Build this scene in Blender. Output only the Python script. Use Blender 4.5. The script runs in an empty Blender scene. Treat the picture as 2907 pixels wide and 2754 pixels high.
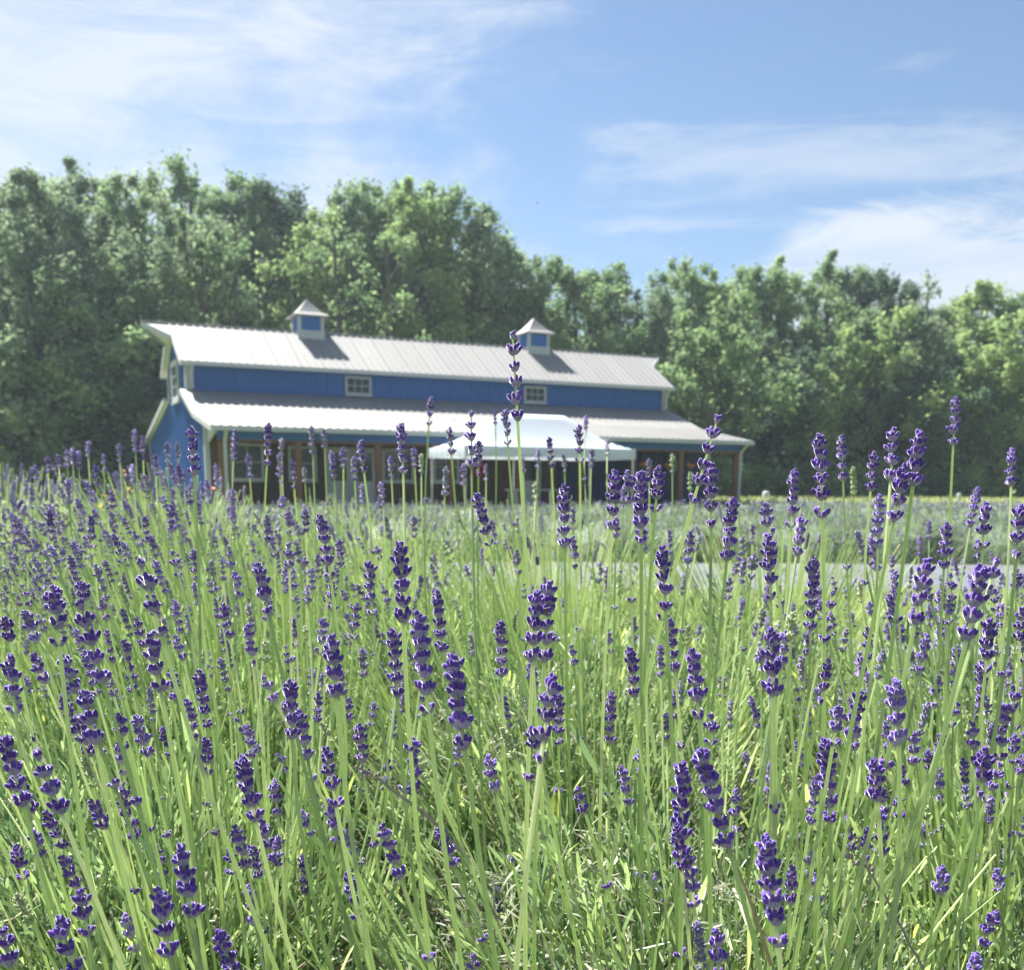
import bpy, math, random
import numpy as np
from mathutils import Matrix, Vector, Euler
R_ = math.radians
rng = np.random.default_rng(11)
random.seed(11)
scene = bpy.context.scene
COL = scene.collection

# ------------------------------------------------------------------ camera, sky, sun, exposure
CAMZ, PITCH, ROLL = 0.85, 0.1892, 0.006
FPX, CXP, CYP, IW = 2911.0, 1453.5, 1938.0, 2907.0
cam_d = bpy.data.cameras.new('camera'); cam = bpy.data.objects.new('camera', cam_d); COL.objects.link(cam)
cam_d.sensor_width = 36.0; cam_d.sensor_fit = 'HORIZONTAL'
cam_d.lens = 36.0 * FPX / IW
cam_d.shift_y = (CYP - 1377.0) / IW
cam_d.clip_start = 0.02; cam_d.clip_end = 3000
CAMM = Matrix.Translation((0, 0, CAMZ)) @ Matrix.Rotation(math.pi/2 - PITCH, 4, 'X') @ Matrix.Rotation(ROLL, 4, 'Z')
cam.matrix_world = CAMM
cam_d.dof.use_dof = True; cam_d.dof.focus_distance = 0.88; cam_d.dof.aperture_fstop = 12.5
scene.camera = cam

SUN_EL, SUN_AZ = R_(52.0), R_(132.5)          # azimuth counted from +X, counter-clockwise
sun_dir = Vector((math.cos(SUN_EL)*math.cos(SUN_AZ), math.cos(SUN_EL)*math.sin(SUN_AZ), math.sin(SUN_EL)))
sd = bpy.data.lights.new('sun', 'SUN'); sd.energy = 5.0; sd.angle = R_(0.6); sd.color = (1.0, 0.965, 0.90)
so = bpy.data.objects.new('sun', sd); COL.objects.link(so)
so.rotation_euler = sun_dir.to_track_quat('Z', 'Y').to_euler(); so.location = (0, 0, 40)

world = bpy.data.worlds.new('World'); scene.world = world; world.use_nodes = True
def build_world():
    nt = world.node_tree; nt.nodes.clear(); N = nt.nodes.new; Lk = nt.links.new
    out = N('ShaderNodeOutputWorld'); bg = N('ShaderNodeBackground'); bg.inputs['Strength'].default_value = 0.050
    sky = N('ShaderNodeTexSky'); sky.sky_type = 'NISHITA'; sky.sun_disc = False
    sky.sun_elevation = SUN_EL; sky.sun_rotation = math.pi/2 - SUN_AZ
    sky.air_density = 1.0; sky.dust_density = 0.35; sky.ozone_density = 3.0
    tc = N('ShaderNodeTexCoord')
    sep = N('ShaderNodeSeparateXYZ'); Lk(tc.outputs['Generated'], sep.inputs[0])
    def math_(op, a, b=None, c=None):
        m = N('ShaderNodeMath'); m.operation = op
        for i, v in enumerate((a, b, c)):
            if v is None: continue
            if isinstance(v, (int, float)): m.inputs[i].default_value = v
            else: Lk(v, m.inputs[i])
        return m.outputs[0]
    def noise(scale, loc, scl, rotz=0, detail=6, rough=.55, dist=0.0):
        mp = N('ShaderNodeMapping'); Lk(tc.outputs['Generated'], mp.inputs[0])
        mp.inputs['Location'].default_value = loc; mp.inputs['Scale'].default_value = scl; mp.inputs['Rotation'].default_value = rotz
        n = N('ShaderNodeTexNoise'); Lk(mp.outputs[0], n.inputs['Vector'])
        n.inputs['Scale'].default_value = scale; n.inputs['Detail'].default_value = detail
        n.inputs['Roughness'].default_value = rough; n.inputs['Distortion'].default_value = dist
        return n.outputs['Fac']
    def smooth(v, a, b):
        m = N('ShaderNodeMapRange'); m.interpolation_type = 'SMOOTHSTEP'; Lk(v, m.inputs[0])
        m.inputs[1].default_value = a; m.inputs[2].default_value = b
        return m.outputs[0]
    X, Z = sep.outputs['X'], sep.outputs['Z']
    veil = noise(2.0, (.3, .1, 0), (1.0, 1.0, 2.2), (0, .25, 0), 9, .62, .7)
    streak = noise(2.6, (1.7, 0, .4), (.8, .8, 5.5), (0, -.12, 0), 8, .6, .9)
    fine = noise(8.0, (0, 2, 0), (.7, .7, 3.2), (0, .30, 0), 8, .68, 1.0)
    # broad veil thickening towards the left of the view
    v1 = math_('SUBTRACT', math_('MULTIPLY_ADD', veil, 2.3, -.62), math_('MULTIPLY', X, 0.95))
    v1 = math_('ADD', v1, math_('MULTIPLY', math_('SUBTRACT', fine, .5), .55))
    c1 = math_('MINIMUM', math_('MULTIPLY', smooth(v1, .36, 1.0), math_('MULTIPLY_ADD', fine, 2.0, -.22)), .93)
    v2 = math_('ADD', streak, math_('MULTIPLY', math_('SUBTRACT', fine, .5), .25))
    c2 = math_('MULTIPLY', smooth(v2, .53, .74), .62)
    # low bank of cloud near the horizon on the right
    low = noise(3.2, (.9, .2, 2.1), (1, 1, 2.4), (0, 0, 0), 7, .55, .3)
    dxx = math_('SUBTRACT', X, .33)
    v3 = math_('ADD', math_('MULTIPLY', math_('ADD', math_('SUBTRACT', low, .5), math_('MULTIPLY', math_('SUBTRACT', fine, .5), .7)), .14), math_('SUBTRACT', math_('SUBTRACT', .213, math_('MULTIPLY', math_('MULTIPLY', dxx, dxx), 1.7)), Z))
    c3 = math_('MULTIPLY', smooth(v3, -.012, .022), math_('MINIMUM', math_('MULTIPLY_ADD', streak, 1.5, .12), 1.0))
    cm = math_('MAXIMUM', math_('MAXIMUM', c1, c2), c3)
    mix = N('ShaderNodeMix'); mix.data_type = 'RGBA'; Lk(cm, mix.inputs['Factor'])
    hs = N('ShaderNodeHueSaturation'); hs.inputs['Saturation'].default_value = 1.04; hs.inputs['Value'].default_value = .655
    Lk(sky.outputs[0], hs.inputs['Color'])
    # thin veil everywhere lifts the blue a little
    thin = N('ShaderNodeMix'); thin.data_type = 'RGBA'; thin.inputs['Factor'].default_value = .03
    Lk(hs.outputs[0], thin.inputs['A']); thin.inputs['B'].default_value = (3.5, 3.9, 4.7, 1)
    Lk(thin.outputs['Result'], mix.inputs['A']); mix.inputs['B'].default_value = (3.75, 4.1, 4.6, 1)
    Lk(mix.outputs['Result'], bg.inputs['Color']); Lk(bg.outputs[0], out.inputs['Surface'])
build_world()
vs = scene.view_settings; vs.view_transform = 'Standard'; vs.look = 'None'; vs.exposure = 2.05; vs.gamma = 1.0; vs.use_curve_mapping = False
scene.render.engine = 'CYCLES'
cy = scene.cycles
cy.use_denoising = True; cy.max_bounces = 8; cy.diffuse_bounces = 3; cy.glossy_bounces = 2; cy.transmission_bounces = 3
cy.transparent_max_bounces = 8; cy.caustics_reflective = False; cy.caustics_refractive = False; cy.volume_bounces = 0

def px(x, y, d):
    """real point seen at photograph pixel (x, y), d metres along the view axis projected on the ground"""
    v = Vector(((x - CXP)/FPX, -(y - CYP)/FPX, -1.0))
    w = CAMM.to_3x3() @ v
    return Vector((0, 0, CAMZ)) + w * (d / w.y)

# ------------------------------------------------------------------ materials
def mat(name, col, rough=.6, col2=None, nscale=8, ncol=.5, trans=0, spec=.4, sheen=0, bump=0, bscale=30, metallic=0, objvar=0, attr=None, stops=None, wav=None):
    m = bpy.data.materials.new(name); m.use_nodes = True
    nt = m.node_tree; N = nt.nodes.new; Lk = nt.links.new
    b = nt.nodes['Principled BSDF']; out = nt.nodes['Material Output']
    b.inputs['Roughness'].default_value = rough; b.inputs['Specular IOR Level'].default_value = spec; b.inputs['Metallic'].default_value = metallic
    if sheen:
        b.inputs['Sheen Weight'].default_value = sheen; b.inputs['Sheen Roughness'].default_value = .35
    tc = N('ShaderNodeTexCoord')
    n = N('ShaderNodeTexNoise'); n.inputs['Scale'].default_value = nscale; n.inputs['Detail'].default_value = 5; Lk(tc.outputs['Object'], n.inputs['Vector'])
    ramp = N('ShaderNodeValToRGB')
    if attr:
        a = N('ShaderNodeAttribute'); a.attribute_name = attr; Lk(a.outputs['Fac'], ramp.inputs[0])
    elif objvar:
        oi = N('ShaderNodeObjectInfo'); mx = N('ShaderNodeMath'); mx.operation = 'MULTIPLY_ADD'; Lk(oi.outputs['Random'], mx.inputs[0]); mx.inputs[1].default_value = objvar
        m2 = N('ShaderNodeMath'); m2.operation = 'MULTIPLY'; Lk(n.outputs['Fac'], m2.inputs[0]); m2.inputs[1].default_value = 1 - objvar; Lk(m2.outputs[0], mx.inputs[2]); Lk(mx.outputs[0], ramp.inputs[0])
    else: Lk(n.outputs['Fac'], ramp.inputs[0])
    cr = ramp.color_ramp
    if stops:
        cr.elements[0].position = stops[0][0]; cr.elements[0].color = (*stops[0][1], 1)
        cr.elements[1].position = stops[-1][0]; cr.elements[1].color = (*stops[-1][1], 1)
        for p, c in stops[1:-1]:
            e = cr.elements.new(p); e.color = (*c, 1)
    else:
        c2 = col2 or tuple(v*.8 for v in col)
        cr.elements[0].position = .5 - ncol/2; cr.elements[0].color = (*c2, 1)
        cr.elements[1].position = .5 + ncol/2; cr.elements[1].color = (*col, 1)
    Lk(ramp.outputs[0], b.inputs['Base Color'])
    if bump:
        n2 = N('ShaderNodeTexNoise'); n2.inputs['Scale'].default_value = bscale; n2.inputs['Detail'].default_value = 4; Lk(tc.outputs['Object'], n2.inputs['Vector'])
        bp = N('ShaderNodeBump'); bp.inputs['Strength'].default_value = bump; bp.inputs['Distance'].default_value = .01
        Lk(n2.outputs['Fac'], bp.inputs['Height']); Lk(bp.outputs[0], b.inputs['Normal'])
    if trans:
        t = N('ShaderNodeBsdfTranslucent'); Lk(ramp.outputs[0], t.inputs['Color'])
        g = N('ShaderNodeHueSaturation'); g.inputs['Saturation'].default_value = 1.0; g.inputs['Value'].default_value = 1.25; Lk(ramp.outputs[0], g.inputs['Color']); Lk(g.outputs[0], t.inputs['Color'])
        mx = N('ShaderNodeMixShader'); mx.inputs[0].default_value = trans
        Lk(b.outputs[0], mx.inputs[1]); Lk(t.outputs[0], mx.inputs[2]); Lk(mx.outputs[0], out.inputs['Surface'])
    return m

M = {}
M['stem'] = mat('stem_green', (.30,.42,.13), .5, trans=.42, spec=.5, sheen=1.0, attr='var', stops=[(0,(.17,.26,.12)),(.45,(.40,.51,.235)),(.8,(.57,.66,.35)),(1,(.64,.67,.43))])
M['dry_stem'] = mat('dry_stem', (.42,.33,.17), .7, col2=(.30,.24,.13), nscale=60)
M['leaf'] = mat('lavender_leaf', (.2,.3,.1), .45, trans=.34, spec=.4, sheen=.12, attr='var', stops=[(0,(.035,.075,.035)),(.35,(.095,.165,.072)),(.7,(.28,.39,.16)),(.93,(.42,.53,.20)),(1,(.56,.62,.14))])
M['old_leaf'] = mat('silvery_old_leaf', (.4,.42,.3), .55, trans=.3, spec=.5, sheen=.3, attr='var', stops=[(0,(.08,.10,.065)),(.4,(.18,.215,.135)),(.8,(.34,.37,.25)),(1,(.52,.50,.37))])
M['twig'] = mat('woody_twig', (.22,.18,.13), .85, col2=(.12,.10,.075), nscale=40)
def flower_mats(tag, cal, bud, tip):
    a = mat('calyx_'+tag, cal, .7, col2=tuple(v*.72 for v in cal), nscale=350, trans=.15, spec=.2, sheen=.8, objvar=.4)
    b = mat('bud_'+tag, bud, .6, col2=tip, nscale=300, trans=.10, spec=.25, sheen=1.0, objvar=.4)
    return a, b
SCH = {'violet': flower_mats('violet', (.40,.36,.48), (.150,.070,.40), (.075,.026,.26)),
       'lilac': flower_mats('lilac', (.46,.43,.54), (.23,.15,.50), (.12,.06,.34)),
       'dusty': flower_mats('dusty', (.34,.36,.38), (.24,.20,.40), (.16,.13,.30)),
       'green': flower_mats('green', (.38,.46,.22), (.42,.48,.26), (.30,.38,.18))}
M['far_spike'] = mat('far_spike', (.2,.13,.42), .8, trans=.15, attr='var', stops=[(0,(.13,.09,.27)),(.4,(.25,.21,.42)),(.7,(.36,.34,.48)),(1,(.42,.46,.38))])
M['blue_siding'] = mat('blue_metal_siding', (.021,.112,.345), .5, col2=(.018,.098,.305), nscale=.7, ncol=.7, spec=.4, bump=.15, bscale=3, objvar=.3)
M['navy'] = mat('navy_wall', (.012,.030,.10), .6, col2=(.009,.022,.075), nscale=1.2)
M['roof'] = mat('pale_metal_roof', (.265,.262,.256), .55, col2=(.238,.236,.232), nscale=.9, ncol=.6, spec=.35, metallic=0, objvar=.45)
M['white'] = mat('white_trim', (.385,.415,.42), .5, col2=(.345,.375,.38), nscale=2)
M['soffit'] = mat('soffit_cream', (.62,.63,.56), .7, col2=(.54,.55,.49), nscale=3)
M['wood'] = mat('brown_wood', (.20,.105,.06), .7, col2=(.12,.062,.037), nscale=5, bump=.3, bscale=12, objvar=.3)
M['plank'] = mat('shaded_brown_plank', (.085,.050,.035), .75, col2=(.055,.034,.025), nscale=5, objvar=.4)  # darker copy of the brown wood, porch shade put into its colour
M['deck'] = mat('porch_concrete', (.35,.34,.32), .8, nscale=2, bump=.2)
M['dark_glass'] = mat('window_glass', (.030,.045,.042), .10, col2=(.014,.022,.022), nscale=1.5, spec=.3)
M['interior'] = mat('dark_interior', (.02,.02,.022), .9)
M['canvas'] = mat('white_canvas', (.50,.545,.61), .6, col2=(.47,.515,.58), nscale=1.2, trans=.30, bump=.25, bscale=3)
M['tent_pole'] = mat('tent_pole', (.62,.64,.63), .35, metallic=.5)
M['bark'] = mat('bark', (.10,.09,.075), .9, col2=(.04,.036,.03), nscale=3, bump=.6, bscale=8)
M['pale_bark'] = mat('pale_bark', (.34,.31,.28), .9, col2=(.2,.19,.17), nscale=3)
TL = {}
for k, st in {'grey': [(0,(.10,.16,.095)),(.5,(.19,.265,.15)),(1,(.32,.39,.225))],
              'mid': [(0,(.09,.155,.078)),(.5,(.18,.27,.125)),(1,(.31,.40,.18))],
              'lime': [(0,(.12,.20,.08)),(.5,(.24,.34,.135)),(1,(.39,.47,.19))],
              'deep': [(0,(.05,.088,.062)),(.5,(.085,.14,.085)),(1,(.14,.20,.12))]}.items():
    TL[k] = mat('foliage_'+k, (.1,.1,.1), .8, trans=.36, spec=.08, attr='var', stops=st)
M['mulch'] = mat('dark_soil', (.045,.036,.026), .95, col2=(.02,.017,.013), nscale=25, bump=.8, bscale=60)

# ------------------------------------------------------------------ mesh helpers
def mesh_np(name, V, F, mats, mi=None, var=None, smooth=False):
    """V (n,3), F (m,4) quads as arrays"""
    me = bpy.data.meshes.new(name)
    V = np.asarray(V, np.float32); F = np.asarray(F, np.int32)
    k = F.shape[1]
    me.vertices.add(len(V)); me.vertices.foreach_set('co', V.ravel())
    me.loops.add(F.size); me.loops.foreach_set('vertex_index', F.ravel())
    me.polygons.add(len(F)); me.polygons.foreach_set('loop_start', np.arange(0, F.size, k, dtype=np.int32))
    me.polygons.foreach_set('loop_total', np.full(len(F), k, np.int32))
    for m in mats: me.materials.append(m)
    if mi is not None: me.polygons.foreach_set('material_index', np.asarray(mi, np.int32))
    me.polygons.foreach_set('use_smooth', np.full(len(F), bool(smooth)))
    if var is not None:
        a = me.attributes.new('var', 'FLOAT', 'POINT'); a.data.foreach_set('value', np.asarray(var, np.float32))
    me.update(calc_edges=True); me.validate()
    return me

def link(name, me, parent=None, loc=None, rot=None):
    o = bpy.data.objects.new(name, me); COL.objects.link(o)
    if parent is not None: o.parent = parent
    if loc is not None: o.location = loc
    if rot is not None: o.rotation_euler = rot
    return o
def empty(name, loc, rz=0):
    o = bpy.data.objects.new(name, None); COL.objects.link(o); o.location = loc; o.rotation_euler = (0, 0, rz)
    o.empty_display_size = .1
    return o
def tag(o, label=None, cat=None, group=None, kind=None):
    if label: o['label'] = label
    if cat: o['category'] = cat
    if group: o['group'] = group
    if kind: o['kind'] = kind
    return o

def nrm(a):
    return a / np.maximum(np.linalg.norm(a, axis=-1, keepdims=True), 1e-9)

class Acc:
    def __init__(s): s.V = []; s.F = []; s.mi = []; s.var = []; s.n = 0
    def add(s, V, F, mi=0, var=.5):
        V = np.asarray(V, float).reshape(-1, 3); F = np.asarray(F, int).reshape(-1, 4)
        s.V.append(V); s.F.append(F + s.n); s.n += len(V)
        s.mi.append(np.full(len(F), mi)); s.var.append(np.broadcast_to(np.asarray(var, float), (len(V),)).copy())
    def box(s, a, b, mi=0, rot=None):
        (x0,y0,z0),(x1,y1,z1) = a, b
        V = np.array([(x,y,z) for z in (z0,z1) for x,y in ((x0,y0),(x1,y0),(x1,y1),(x0,y1))], float)
        F = [(0,3,2,1),(4,5,6,7),(0,1,5,4),(1,2,6,5),(2,3,7,6),(3,0,4,7)]
        s.add(V, F, mi)
    def beam(s, p, q, w, h, mi=0, up=(0,0,1)):
        p = np.array(p, float); q = np.array(q, float); d = nrm(q-p); u = np.array(up, float)
        x = np.cross(d, u)
        if np.linalg.norm(x) < 1e-4: x = np.cross(d, (1,0,0))
        x = nrm(x); z = np.cross(x, d)
        V = [c + x*i*w/2 + z*j*h/2 for c in (p, q) for i, j in ((-1,-1),(1,-1),(1,1),(-1,1))]
        s.add(V, [(0,1,2,3),(7,6,5,4),(0,4,5,1),(1,5,6,2),(2,6,7,3),(3,7,4,0)], mi)
    def prism(s, poly, dvec, mi=0):
        """poly: convex list of 3D points (4 of them, or 3 -> last repeated); extruded by dvec"""
        P = [np.array(p, float) for p in poly]
        if len(P) == 3: P.append((P[2] + P[0]) / 2)
        n = 4; D = np.array(dvec, float)
        V = P + [p + D for p in P]
        s.add(V, [(3,2,1,0),(4,5,6,7)] + [(i,(i+1)%4,4+(i+1)%4,4+i) for i in range(4)], mi)
    def mesh(s, name, mats, smooth=False):
        return mesh_np(name, np.concatenate(s.V), np.concatenate(s.F), mats, np.concatenate(s.mi), np.concatenate(s.var), smooth)
    def obj(s, name, mats, parent=None, smooth=False):
        return link(name, s.mesh(name, mats, smooth), parent)

def tubes(P, R, S=5):
    """P (N,K,3) centre lines, R (N,K) radii -> V,F"""
    N, K, _ = P.shape
    T = nrm(np.gradient(P, axis=1))
    ref = np.where(np.abs(T[..., 2:3]) > .9, np.array([1.,0,0]), np.array([0,0,1.]))
    A = nrm(np.cross(T, ref)); B = np.cross(T, A)
    th = np.arange(S) / S * 2*np.pi
    V = P[:, :, None, :] + R[:, :, None, None] * (np.cos(th)[None,None,:,None]*A[:, :, None, :] + np.sin(th)[None,None,:,None]*B[:, :, None, :])
    idx = np.arange(N*K*S).reshape(N, K, S)
    a = idx[:, :-1, :]; b = np.roll(idx, -1, 2)[:, :-1, :]; c = np.roll(idx, -1, 2)[:, 1:, :]; d = idx[:, 1:, :]
    return V.reshape(-1, 3), np.stack([a, b, c, d], -1).reshape(-1, 4)

def blades(base, dirv, ln, wd, bend, K=4, tip=.25, twist=None, rg=rng, fold=0):
    """narrow leaf strips curving by bend; returns V,F,(verts per blade)"""
    N = len(base)
    dirv = nrm(dirv)
    side = nrm(np.cross(dirv, rg.normal(size=(N, 3))))
    up = np.cross(side, dirv)
    t = np.linspace(0, 1, K)[None, :, None]
    C = base[:, None, :] + dirv[:, None, :]*t*ln[:, None, None] + up[:, None, :]*(bend*ln)[:, None, None]*t**2
    prof = np.interp(np.linspace(0, 1, K), [0, .15, .65, 1], [.45, .8, 1.0, tip])[None, :, None]
    w = side[:, None, :] * prof * wd[:, None, None] / 2
    V = np.stack([C - w, C + w], 2)
    idx = np.arange(N*K*2).reshape(N, K, 2)
    F = np.stack([idx[:, :-1, 0], idx[:, :-1, 1], idx[:, 1:, 1], idx[:, 1:, 0]], -1).reshape(-1, 4)
    return V.reshape(-1, 3), F

# ------------------------------------------------------------------ ground, paths, fields
def sheet(name, x0, x1, y0, y1, z, m, nx=2, ny=2, wob=0, label=None, kind='structure', edge=0, seed=0):
    rg = np.random.default_rng(seed)
    xs = np.linspace(x0, x1, nx); ys = np.linspace(y0, y1, ny)
    X, Y = np.meshgrid(xs, ys)
    Zz = np.full_like(X, z)
    if wob: Zz = Zz + wob*(np.sin(X*1.9+Y*.7)+np.sin(X*.83-Y*1.31+1)+np.sin(X*3.1+2))*.33
    if edge:
        Y = Y + (rg.normal(size=X.shape)*edge)*((Y == y0) | (Y == y1))
    V = np.stack([X, Y, Zz], -1).reshape(-1, 3)
    i = np.arange(nx*ny).reshape(ny, nx)
    F = np.stack([i[:-1,:-1], i[:-1,1:], i[1:,1:], i[1:,:-1]], -1).reshape(-1, 4)
    o = link(name, mesh_np(name, V, F, [m])); o['kind'] = kind
    return o
g_mat = mat('meadow_ground', (.17,.20,.075), .95, col2=(.10,.13,.05), nscale=.35, bump=.5, bscale=4)
sheet('ground', -700, 700, -20, 1200, 0, g_mat, 2, 2)
mat_fabric = mat('weed_barrier_fabric', (.10,.11,.122), .65, col2=(.06,.068,.078), nscale=1.3, ncol=.7, bump=.5, bscale=18, spec=.5)
sheet('weed_barrier', -14, 14, -1.5, 5.9, .006, mat_fabric, 90, 30, .004, edge=.02, seed=1)
lane_mat = mat('grass_soil', (.12,.17,.05), .95, col2=(.08,.11,.035), nscale=3)
sheet('grass_lane', -30, 30, 5.9, 8.35, .010, lane_mat, 80, 3, edge=.05, seed=2)
sheet('weed_barrier_beyond', -30, 30, 8.35, 11.6, .015, mat_fabric, 120, 20, .004, edge=.03, seed=3)
soil = sheet('garden_soil', -2.6, 2.6, .15, 5.0, .022, M['mulch'], 60, 50, .012)
far_field = mat('yellow_meadow', (.33,.35,.15), .95, col2=(.20,.25,.10), nscale=.25, ncol=.6, bump=.6, bscale=2)
sheet('meadow', -30, 120, 44, 78, .02, far_field, 4, 4)

def grass(name, label, x0, x1, y0, y1, n, h, m, vr=(0,1), seed=5, wd=.006, lean=.35, z=.01):
    rg = np.random.default_rng(seed)
    bx = rg.uniform(x0, x1, n); by = rg.uniform(y0, y1, n) + .12*np.sin(bx*2.3) + .10*np.sin(bx*5.7+1) + rg.normal(0, .07, n)
    b = np.stack([bx, by, np.full(n, z)], -1)
    d = np.stack([rg.normal(0, lean, n), rg.normal(0, lean, n), np.ones(n)], -1)
    V, F = blades(b, d, rg.uniform(.5, 1.2, n)*h, rg.uniform(.7, 1.3, n)*wd, rg.normal(0, .3, n), 3, .15, rg=rg)
    var = np.repeat(rg.uniform(*vr, n), 6)
    o = link(name, mesh_np(name, V, F, [m], var=var)); tag(o, label, kind='stuff'); return o
M['grass'] = mat('grass_blade', (.2,.3,.08), .6, trans=.35, attr='var', stops=[(0,(.14,.19,.06)),(.6,(.27,.34,.12)),(1,(.42,.46,.20))])
M['meadow_grass'] = mat('meadow_grass', (.3,.3,.1), .7, trans=.3, attr='var', stops=[(0,(.15,.20,.08)),(.5,(.28,.32,.13)),(1,(.42,.42,.18))])
grass('grass', 'bright short grass lane between the two fabric strips', -3, 8, 5.85, 8.4, 26000, .07, M['grass'], wd=.008)
grass('weeds', 'low weeds creeping over the far fabric strip', -4, 10, 8.5, 11.4, 1600, .06, M['grass'], seed=9, wd=.014, lean=.8, z=.016)
grass('tall_meadow_grass', 'yellow green meadow in front of the woods', -6, 50, 46, 78, 22000, .35, M['meadow_grass'], seed=8, wd=.09, lean=.3)

# ------------------------------------------------------------------ far lavender rows (uncountable masses)
M['far_leaf'] = mat('far_lavender_leaf', (.2,.25,.15), .7, trans=.25, attr='var', stops=[(0,(.075,.115,.06)),(.5,(.17,.225,.13)),(1,(.28,.33,.21))])
def lav_row(y, x0, x1, n, h, half, label, seed, wd=.012, spikes=.22, sl=.05):
    spikes *= .45
    rg = np.random.default_rng(seed); A = Acc()
    # a solid but lumpy body under the stalks
    nx, ny = max(20, int((x1-x0)*5)), 9
    X, T = np.meshgrid(np.linspace(x0, x1, nx), np.linspace(-1, 1, ny))
    prof = np.sqrt(np.maximum(0, 1 - T**2))
    lump = .8 + .14*np.sin(X*5.1 + seed) + .1*np.sin(X*2.3 + 2*T + seed*2)
    Z = prof*h*.72*lump
    V = np.stack([X, y + T*half*.92, Z + .002], -1).reshape(-1, 3); i = np.arange(nx*ny).reshape(ny, nx)
    A.add(V, np.stack([i[:-1,:-1], i[:-1,1:], i[1:,1:], i[1:,:-1]], -1), 0, .05)
    x = rg.uniform(x0, x1, n); t = rg.uniform(-1, 1, n); hh = h*np.sqrt(np.maximum(0, 1-t**2*.85))*(.82 + .14*np.sin(x*5.1+seed) + .1*np.sin(x*2.3+2*t+seed*2))
    b = np.stack([x, y + t*half*(.92 + .12*np.sin(x*3.3 + seed)), hh*.12*(1 - np.abs(t))], -1)
    d = np.stack([rg.normal(0, .28, n), t*.75 + rg.normal(0, .2, n), np.ones(n)], -1)
    ln = hh*rg.uniform(.55, 1.05, n)
    V, F = blades(b, d, ln, rg.uniform(.6, 1.3, n)*wd, rg.normal(0, .12, n), 3, .5, rg=rg)
    A.add(V, F, 0, np.repeat(np.clip(rg.uniform(.2, 1, n), 0, 1), 6))
    k = rg.random(n) < spikes; b2 = b[k] + nrm(d[k])*ln[k][:, None]*.95; m_ = k.sum()
    P = b2[:, None, :] + nrm(d[k])[:, None, :]*np.linspace(0, 1, 3)[None, :, None]*(sl*rg.uniform(.7, 1.3, m_))[:, None, None]
    V, F = tubes(P, np.tile(np.array([.6, 1, .4])*wd*.75, (m_, 1)), 4)
    A.add(V, F, 1, np.repeat(rg.uniform(0, 1, m_), 12))
    o = A.obj('lavender_row', [M['far_leaf'], M['far_spike']]); tag(o, label, kind='stuff'); return o
lav_row(12.6, -9, 8.5, 15000, .62, 1.0, 'grey green lavender row beyond the grass lane', 21, wd=.011, spikes=.35, sl=.045)
lav_row(15.2, -10, 10.5, 9000, .58, .95, 'second lavender row beyond the grass lane', 22, wd=.014, spikes=.4)
lav_row(18.4, -11, 13, 7000, .56, .95, 'third lavender row beyond the grass lane', 23, wd=.018, spikes=.4)
lav_row(22.0, -9, 16, 6000, .54, 1.0, 'fourth lavender row beyond the grass lane', 24, wd=.022, spikes=.4)
lav_row(26.2, -11, 20, 6000, .50, 1.1, 'fifth lavender row beyond the grass lane', 25, wd=.028, spikes=.45)
for q_, yy in enumerate((31.5, 37.5, 43.0)):
    lav_row(yy, [2,8,8][q_], 34, 4500, .40, 1.3, ['hazy lavender row beside the porch end','farther hazy lavender row right of the barn','farthest lavender row before the yellow meadow'][q_], 26+q_, wd=.045, spikes=.4, sl=.08)

# ------------------------------------------------------------------ barn
D = dict(X=-12.4366, Y=40.5491, yaw=.4451, L=21.5283, W=4.8865, o=.2906, e=.427, p=1.301, h1=5.4172, hr=7.1381, h2=4.4039, k=2.7744, h3=3.4089, P=6.4112, h4=2.7707, R=8.1479, h5=2.9376, tk=1.4241)
L, W, o_, e_, p_, h1, hr, h2, k_, h3, P_, h4, RR, h5, tk = [D[c] for c in ('L','W','o','e','p','h1','hr','h2','k','h3','P','h4','R','h5','tk')]
barn = empty('barn', (D['X'], D['Y'], 0), D['yaw'])
tag(barn, 'long blue barn with pale metal roof, two cupolas and a front porch', 'barn')
TWALL = -3.7       # recessed wall behind the porch
def z_up(t): return h1 + (hr-h1)*((t+e_)/(W/2+e_) if t <= W/2 else (W+e_-t)/(W/2+e_))
def z_low(t):
    if t >= -k_: return h2 + (h3-h2)*(-t/k_)
    return h3 + (h4-h3)*((-t-k_)/(P_-k_))
def z_rear(t): return h2 + (h5-h2)*((t-W)/RR)

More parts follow.
